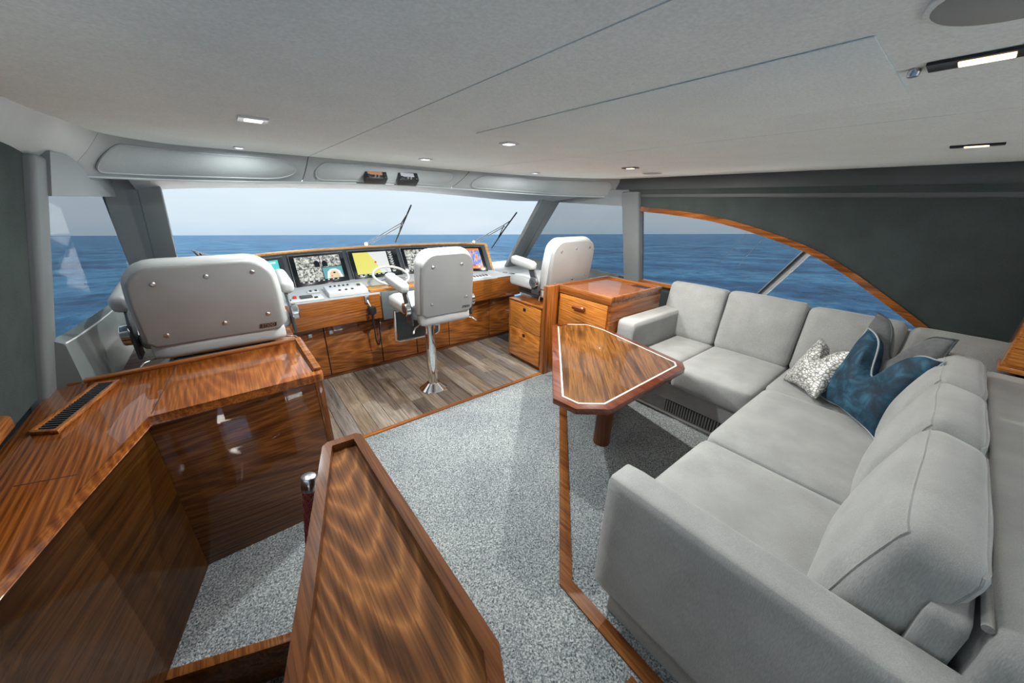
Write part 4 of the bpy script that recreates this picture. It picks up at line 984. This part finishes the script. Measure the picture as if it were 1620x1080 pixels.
# plump boxed back cushions of the aft leg
for i, (x0, x1) in enumerate(((1.125, 1.845), (1.85, 2.42), (2.425, 3.02))):
    h = Vector(((x1-x0)/2, 0.085, 0.255)); r = 0.05; bl = (0.014, 0.040, 0.02); sd = 3*i+5
    m = Matrix.Translation(((x0+x1)/2, -0.140, 0.738)) @ Matrix.Rotation(math.radians(11), 4, 'X')
    bc = cushion('back_cushion', h, r, FB, sf, m, bl, 16, 0.008, sd)
    def surf(u):
        p = Vector((u[k]*h[k] for k in range(3))); q = Vector((max(-(h[k]-r), min(h[k]-r, p[k])) for k in range(3))); d = p-q
        p = q + d.normalized()*r
        for k in range(3):
            j, l = (k+1) % 3, (k+2) % 3
            p[k] += bl[k]*(1-u[j]**2)*(1-u[l]**2)*(p[k]/h[k])
        return m @ (p + Vector(noise.noise_vector(p*5 + Vector((sd, sd*2, 0))))*0.008)
    for yy in (-1, 1):
        ring = [(-1, yy, -0.8+1.7*t/8) for t in range(9)] + [(-1+2*t/16, yy, 1) for t in range(17)] + [(1, yy, 0.9-1.7*t/8) for t in range(9)]
        tube('seam', [surf(u) for u in ring], 0.0045, FB, bc, res=6)
# air grille in the plinth
gl_ = box('grille', (2.728, 0.55, 0.03), (2.737, 1.215, 0.14), M['black'], sf, 0.001)
for i in range(30):
    box('slat', (2.722, 0.555+0.022*i, 0.032), (2.730, 0.566+0.022*i, 0.138), FB, gl_, 0.001, 1)
box('base_moulding', (2.722, 0.52, 0.0015), (2.734, 1.735, 0.022), M['white'], sf, 0.003)

# ------------------------------------------------------------------ throw pillows
def pillow(name, label, base, rz, lean, hw, hh, th, chop, mat, pipe, roll=0.0, seed=0):
    t = thing(name, base, label, 'pillow', 'throw pillows in the sofa corner')
    m = Matrix.Translation(base) @ Matrix.Rotation(rz, 4, 'Z') @ Matrix.Rotation(lean, 4, 'X') @ Matrix.Rotation(roll, 4, 'Y')
    N = 28; bm = bmesh.new(); G = {}
    def pos(u, v, s):
        x = u*hw*(1-0.10*(1-u*u*0)*(1-v*v)**1.0*abs(u)); z = hh + v*hh*(1-0.10*(1-u*u)*abs(v))
        d = chop*math.exp(-(u/0.34)**2)*max(0, (v+0.75)/1.75)**1.6
        z -= d
        y = s*th*((1-u**2)*(1-v**2))**0.42*(1-0.45*math.exp(-(u/0.25)**2)*max(0, v)**1.0*(chop > 0))
        p = Vector((x, y, z)) + Vector(noise.noise_vector(Vector((u*2.2+seed, v*2.2, s*0.5))))*0.012
        if abs(u) == 1 or abs(v) == 1: p = Vector((x, 0, z)) + Vector(noise.noise_vector(Vector((u*2.2+seed, v*2.2, 0))))*0.012
        return m @ p
    for s in (-1, 1):
        for i in range(N+1):
            for j in range(N+1):
                u, v = -1+2*i/N, -1+2*j/N
                edge = i in (0, N) or j in (0, N)
                key = (i, j, 0 if edge else s)
                if key not in G: G[key] = bm.verts.new(pos(u, v, s))
        for i in range(N):
            for j in range(N):
                q = [G.get((a, b, s)) or G[(a, b, 0)] for a, b in ((i, j), (i+1, j), (i+1, j+1), (i, j+1))]
                bm.faces.new(q if s > 0 else q[::-1])
    finish('cover', bm, mat, t, True, ang=120)
    if pipe:
        ring = [(-1+2*i/N, -1) for i in range(N)] + [(1, -1+2*i/N) for i in range(N)] + [(1-2*i/N, 1) for i in range(N)] + [(-1, 1-2*i/N) for i in range(N)]
        tube('piping', [pos(u, v, 1) for u, v in ring], 0.0055, pipe, t, closed=True, res=6)
PG = plain('piping_grey', (0.30, 0.33, 0.36), 0.6); PD = plain('piping_dark', (0.05, 0.06, 0.065), 0.6)
pillow('throw_pillow', 'teal velvet throw pillow with grey piping and a dented top', (2.80, 0.15, 0.515), math.radians(42), math.radians(15), 0.255, 0.258, 0.085, 0.22, M['teal'], PG, 0.0, 1)
pillow('throw_pillow', 'dark grey velvet throw pillow behind the teal one', (2.99, 0.11, 0.515), math.radians(42), math.radians(9), 0.26, 0.292, 0.075, 0.20, M['greyvelvet'], PD, 0.0, 4)
pillow('throw_pillow', 'silver scale-patterned throw pillow leaning against the teal one', (2.97, 0.43, 0.512), math.radians(40), math.radians(28), 0.18, 0.195, 0.075, 0.12, M['silver'], None, 0.12, 9)

# ------------------------------------------------------------------ ceiling lamps and speakers
def lamp(x, y, sx, sy, frame, warm, label, power=0.11):
    t = thing('ceiling_light', (x, y, CZ-0.001), label, 'light', 'recessed ceiling lights')
    box('frame', (x-sx/2, y-sy/2, CZ-0.006), (x+sx/2, y+sy/2, CZ-0.0005), M[frame], t, 0.001)
    lx, ly = (sx*0.55, sy*0.45) if sy > sx else (sx*0.6, sy*0.6)
    box('lens', (x-lx/2, y-ly/2, CZ-0.0085), (x+lx/2, y+ly/2, CZ-0.005), M['lens_warm' if warm else 'lens_cool'], t, 0.001)
    ld = bpy.data.lights.new('lamp_light', 'AREA'); ld.shape = 'RECTANGLE'; ld.size = lx; ld.size_y = ly; ld.energy = LAMP_W*power
    ld.color = (1.0, 0.97, 0.90) if warm else (0.95, 1.0, 0.99)
    lo = bpy.data.objects.new('lamp_light', ld); COL.objects.link(lo); lo.parent = t; lo.location = (0, 0, -0.012)
lamp(0.17, 1.725, 0.09, 0.09, 'white', False, 'small white square ceiling light above the port counter', 0.26)
lamp(0.17, 2.70, 0.05, 0.05, 'steel', False, 'tiny steel ceiling light close to the port header panel', 0.25)
lamp(1.14, 1.47, 0.07, 0.07, 'white', False, 'white square ceiling light forward of the ceiling hatch', 0.7)
lamp(1.15, 2.38, 0.07, 0.07, 'steel', False, 'small steel ceiling light above the middle helm chair', 1.7)
lamp(2.44, 1.69, 0.06, 0.11, 'black', True, 'small black-framed ceiling light beside the round speaker', 1.5)
lamp(2.31, 2.59, 0.06, 0.07, 'steel', False, 'small ceiling light close to the starboard header panel', 0.7)
lamp(2.50, 0.09, 0.055, 0.145, 'black', True, 'black-framed warm ceiling light above the sofa corner')
lamp(1.14, 0.075, 0.055, 0.145, 'black', True, 'large black-framed warm ceiling light at the right photo edge')
for x in (0.17, 1.14, 2.5): lamp(x, -1.35, 0.055, 0.145, 'black', True, 'black-framed ceiling light behind the aft sofa, %s of its row' % {0.17: 'port', 1.14: 'middle', 2.5: 'starboard'}[x])
for x, y, r, lb in ((2.90, 1.79, 0.085, 'flat round grey ceiling speaker near the starboard cornice'), (0.855, 0.035, 0.10, 'round grey ceiling speaker cut off by the top photo edge')):
    t = thing('ceiling_speaker', (x, y, CZ), lb, 'speaker', 'ceiling speakers')
    lathe('grille', [(r*0.93, -0.006), (r*0.9, -0.008), (0.01, -0.009)], (x, y, CZ), M['speaker'], t, seg=40)
    lathe('ring', [(r, -0.0005), (r, -0.005), (r*0.93, -0.007), (r*0.93, -0.0005)], (x, y, CZ), M['ceil'], t, seg=40)

# ------------------------------------------------------------------ overhead radios
for i, (xc, col) in enumerate(((1.005, (0.42, 0.24, 0.14)), (1.262, (0.50, 0.50, 0.55)))):
    t = thing('overhead_radio', (xc, 2.93, 1.87), ('small black overhead radio with amber screen, nearer the port side', 'small black overhead radio with pale screen, right of its twin')[i], 'radio', 'overhead radios')
    m = Matrix.Translation((xc, 2.955, 1.878)) @ Matrix.Rotation(math.radians(-30), 4, 'X')
    box('housing', (-0.082, -0.025, -0.034), (0.082, 0.06, 0.034), M['black'], t, 0.006, mtx=m)
    box('screen', (-0.065, -0.028, -0.008), (0.045, -0.0245, 0.024), emat('radio_screen_%d' % i, col, 0.5), t, 0.002, mtx=m)
    for kx in (-0.062, -0.015, 0.012, 0.06):
        r = 0.013 if abs(kx) > 0.05 else 0.007
        o = lathe('knob', [(r, 0), (r, -0.012), (r*0.8, -0.014)], (0, 0, 0), M['black'] if r > 0.01 else M['steel'], t, 'Y', 14); o.data.transform(m @ Matrix.Translation((kx, -0.025, -0.022)))

# ------------------------------------------------------------------ wipers and outside rails
def wiper(label, base, joint, top_, bot_):
    t = thing('windshield_wiper', base, label, 'wiper', 'windshield wipers')
    b, j, tp, bt = (Vector(p) for p in (base, joint, top_, bot_)); off = Vector((0.02, 0.0, -0.022))
    tube('arm', [b, j], 0.006, M['steel'], t); tube('arm', [b+off, j+off*0.8], 0.006, M['steel'], t)
    tube('blade', [bt, bt.lerp(tp, 0.5)+Vector((0.004, 0.01, 0.004)), tp], 0.009, M['black'], t)
    tube('bridge', [bt.lerp(tp, 0.25), j, bt.lerp(tp, 0.8)], 0.006, M['dgrey'], t)
    lathe('pivot', [(0.02, -0.02), (0.02, 0.006), (0.01, 0.012)], b, M['white'], t)
wiper('windshield wiper standing in front of the middle of the glass', (1.31, 4.45, 1.224), (1.68, 4.22, 1.465), (1.73, 4.02, 1.663), (1.67, 4.45, 1.224))
wiper('windshield wiper beside the starboard windshield pillar', (2.70, 4.25, 1.20), (2.94, 3.87, 1.44), (2.98, 3.66, 1.60), (2.95, 4.17, 1.11))
wiper('windshield wiper mostly hidden behind the wide port chair', (-0.02, 4.22, 1.14), (-0.24, 4.10, 1.27), (-0.20, 4.02, 1.26), (-0.14, 4.25, 1.02))
tp_ = thing('tower_leg', (4.3, 1.3, 0.3), 'slanting white tower leg outside the arched window', 'pole')
for q, mt in ((0.0, M['white']), (0.045, M['steel'])):
    tube('pole', [(4.3, 1.42+q, 0.40), (4.3, 0.62+q, 1.78)], 0.02, mt, tp_, res=12)
for i, (a, b) in enumerate((((4.6, 1.75, 1.1), (4.6, 1.45, 1.65)), ((4.6, 1.55, 1.1), (4.6, 1.25, 1.65)))):
    tag(tube('rigging_line', [a, b], 0.0022, M['steel']), 'thin rigging line outside the arched window, %s of two' % ('forward', 'aft')[i], 'line', 'rigging lines')

# ------------------------------------------------------------------ aft starboard cabinet
ac = thing('aft_cabinet', (3.5, -0.7, 0), 'teak cabinet with framed door behind the sofa corner, at the right photo edge', 'cabinet')
box('base', (3.22, -1.10, 0.0), (3.58, -0.47, 0.897), M['woodY'], ac, 0.004)
box('upper_body', (3.215, -1.10, 0.925), (3.38, -0.325, 1.55), M['drawer'], ac, 0.004)
dd = box('door', (3.20, -1.09, 0.94), (3.217, -0.335, 1.54), M['drawer'], ac, 0.004)
box('panel', (3.194, -1.03, 0.99), (3.202, -0.40, 1.49), M['drawer'], dd, 0.006)
box('hinge', (3.188, -0.44, 1.0), (3.204, -0.40, 1.035), M['black'], dd, 0.003)
box('shelf', (3.20, -1.10, 0.897), (3.38, -0.32, 0.924), M['drawer'], ac, 0.004)
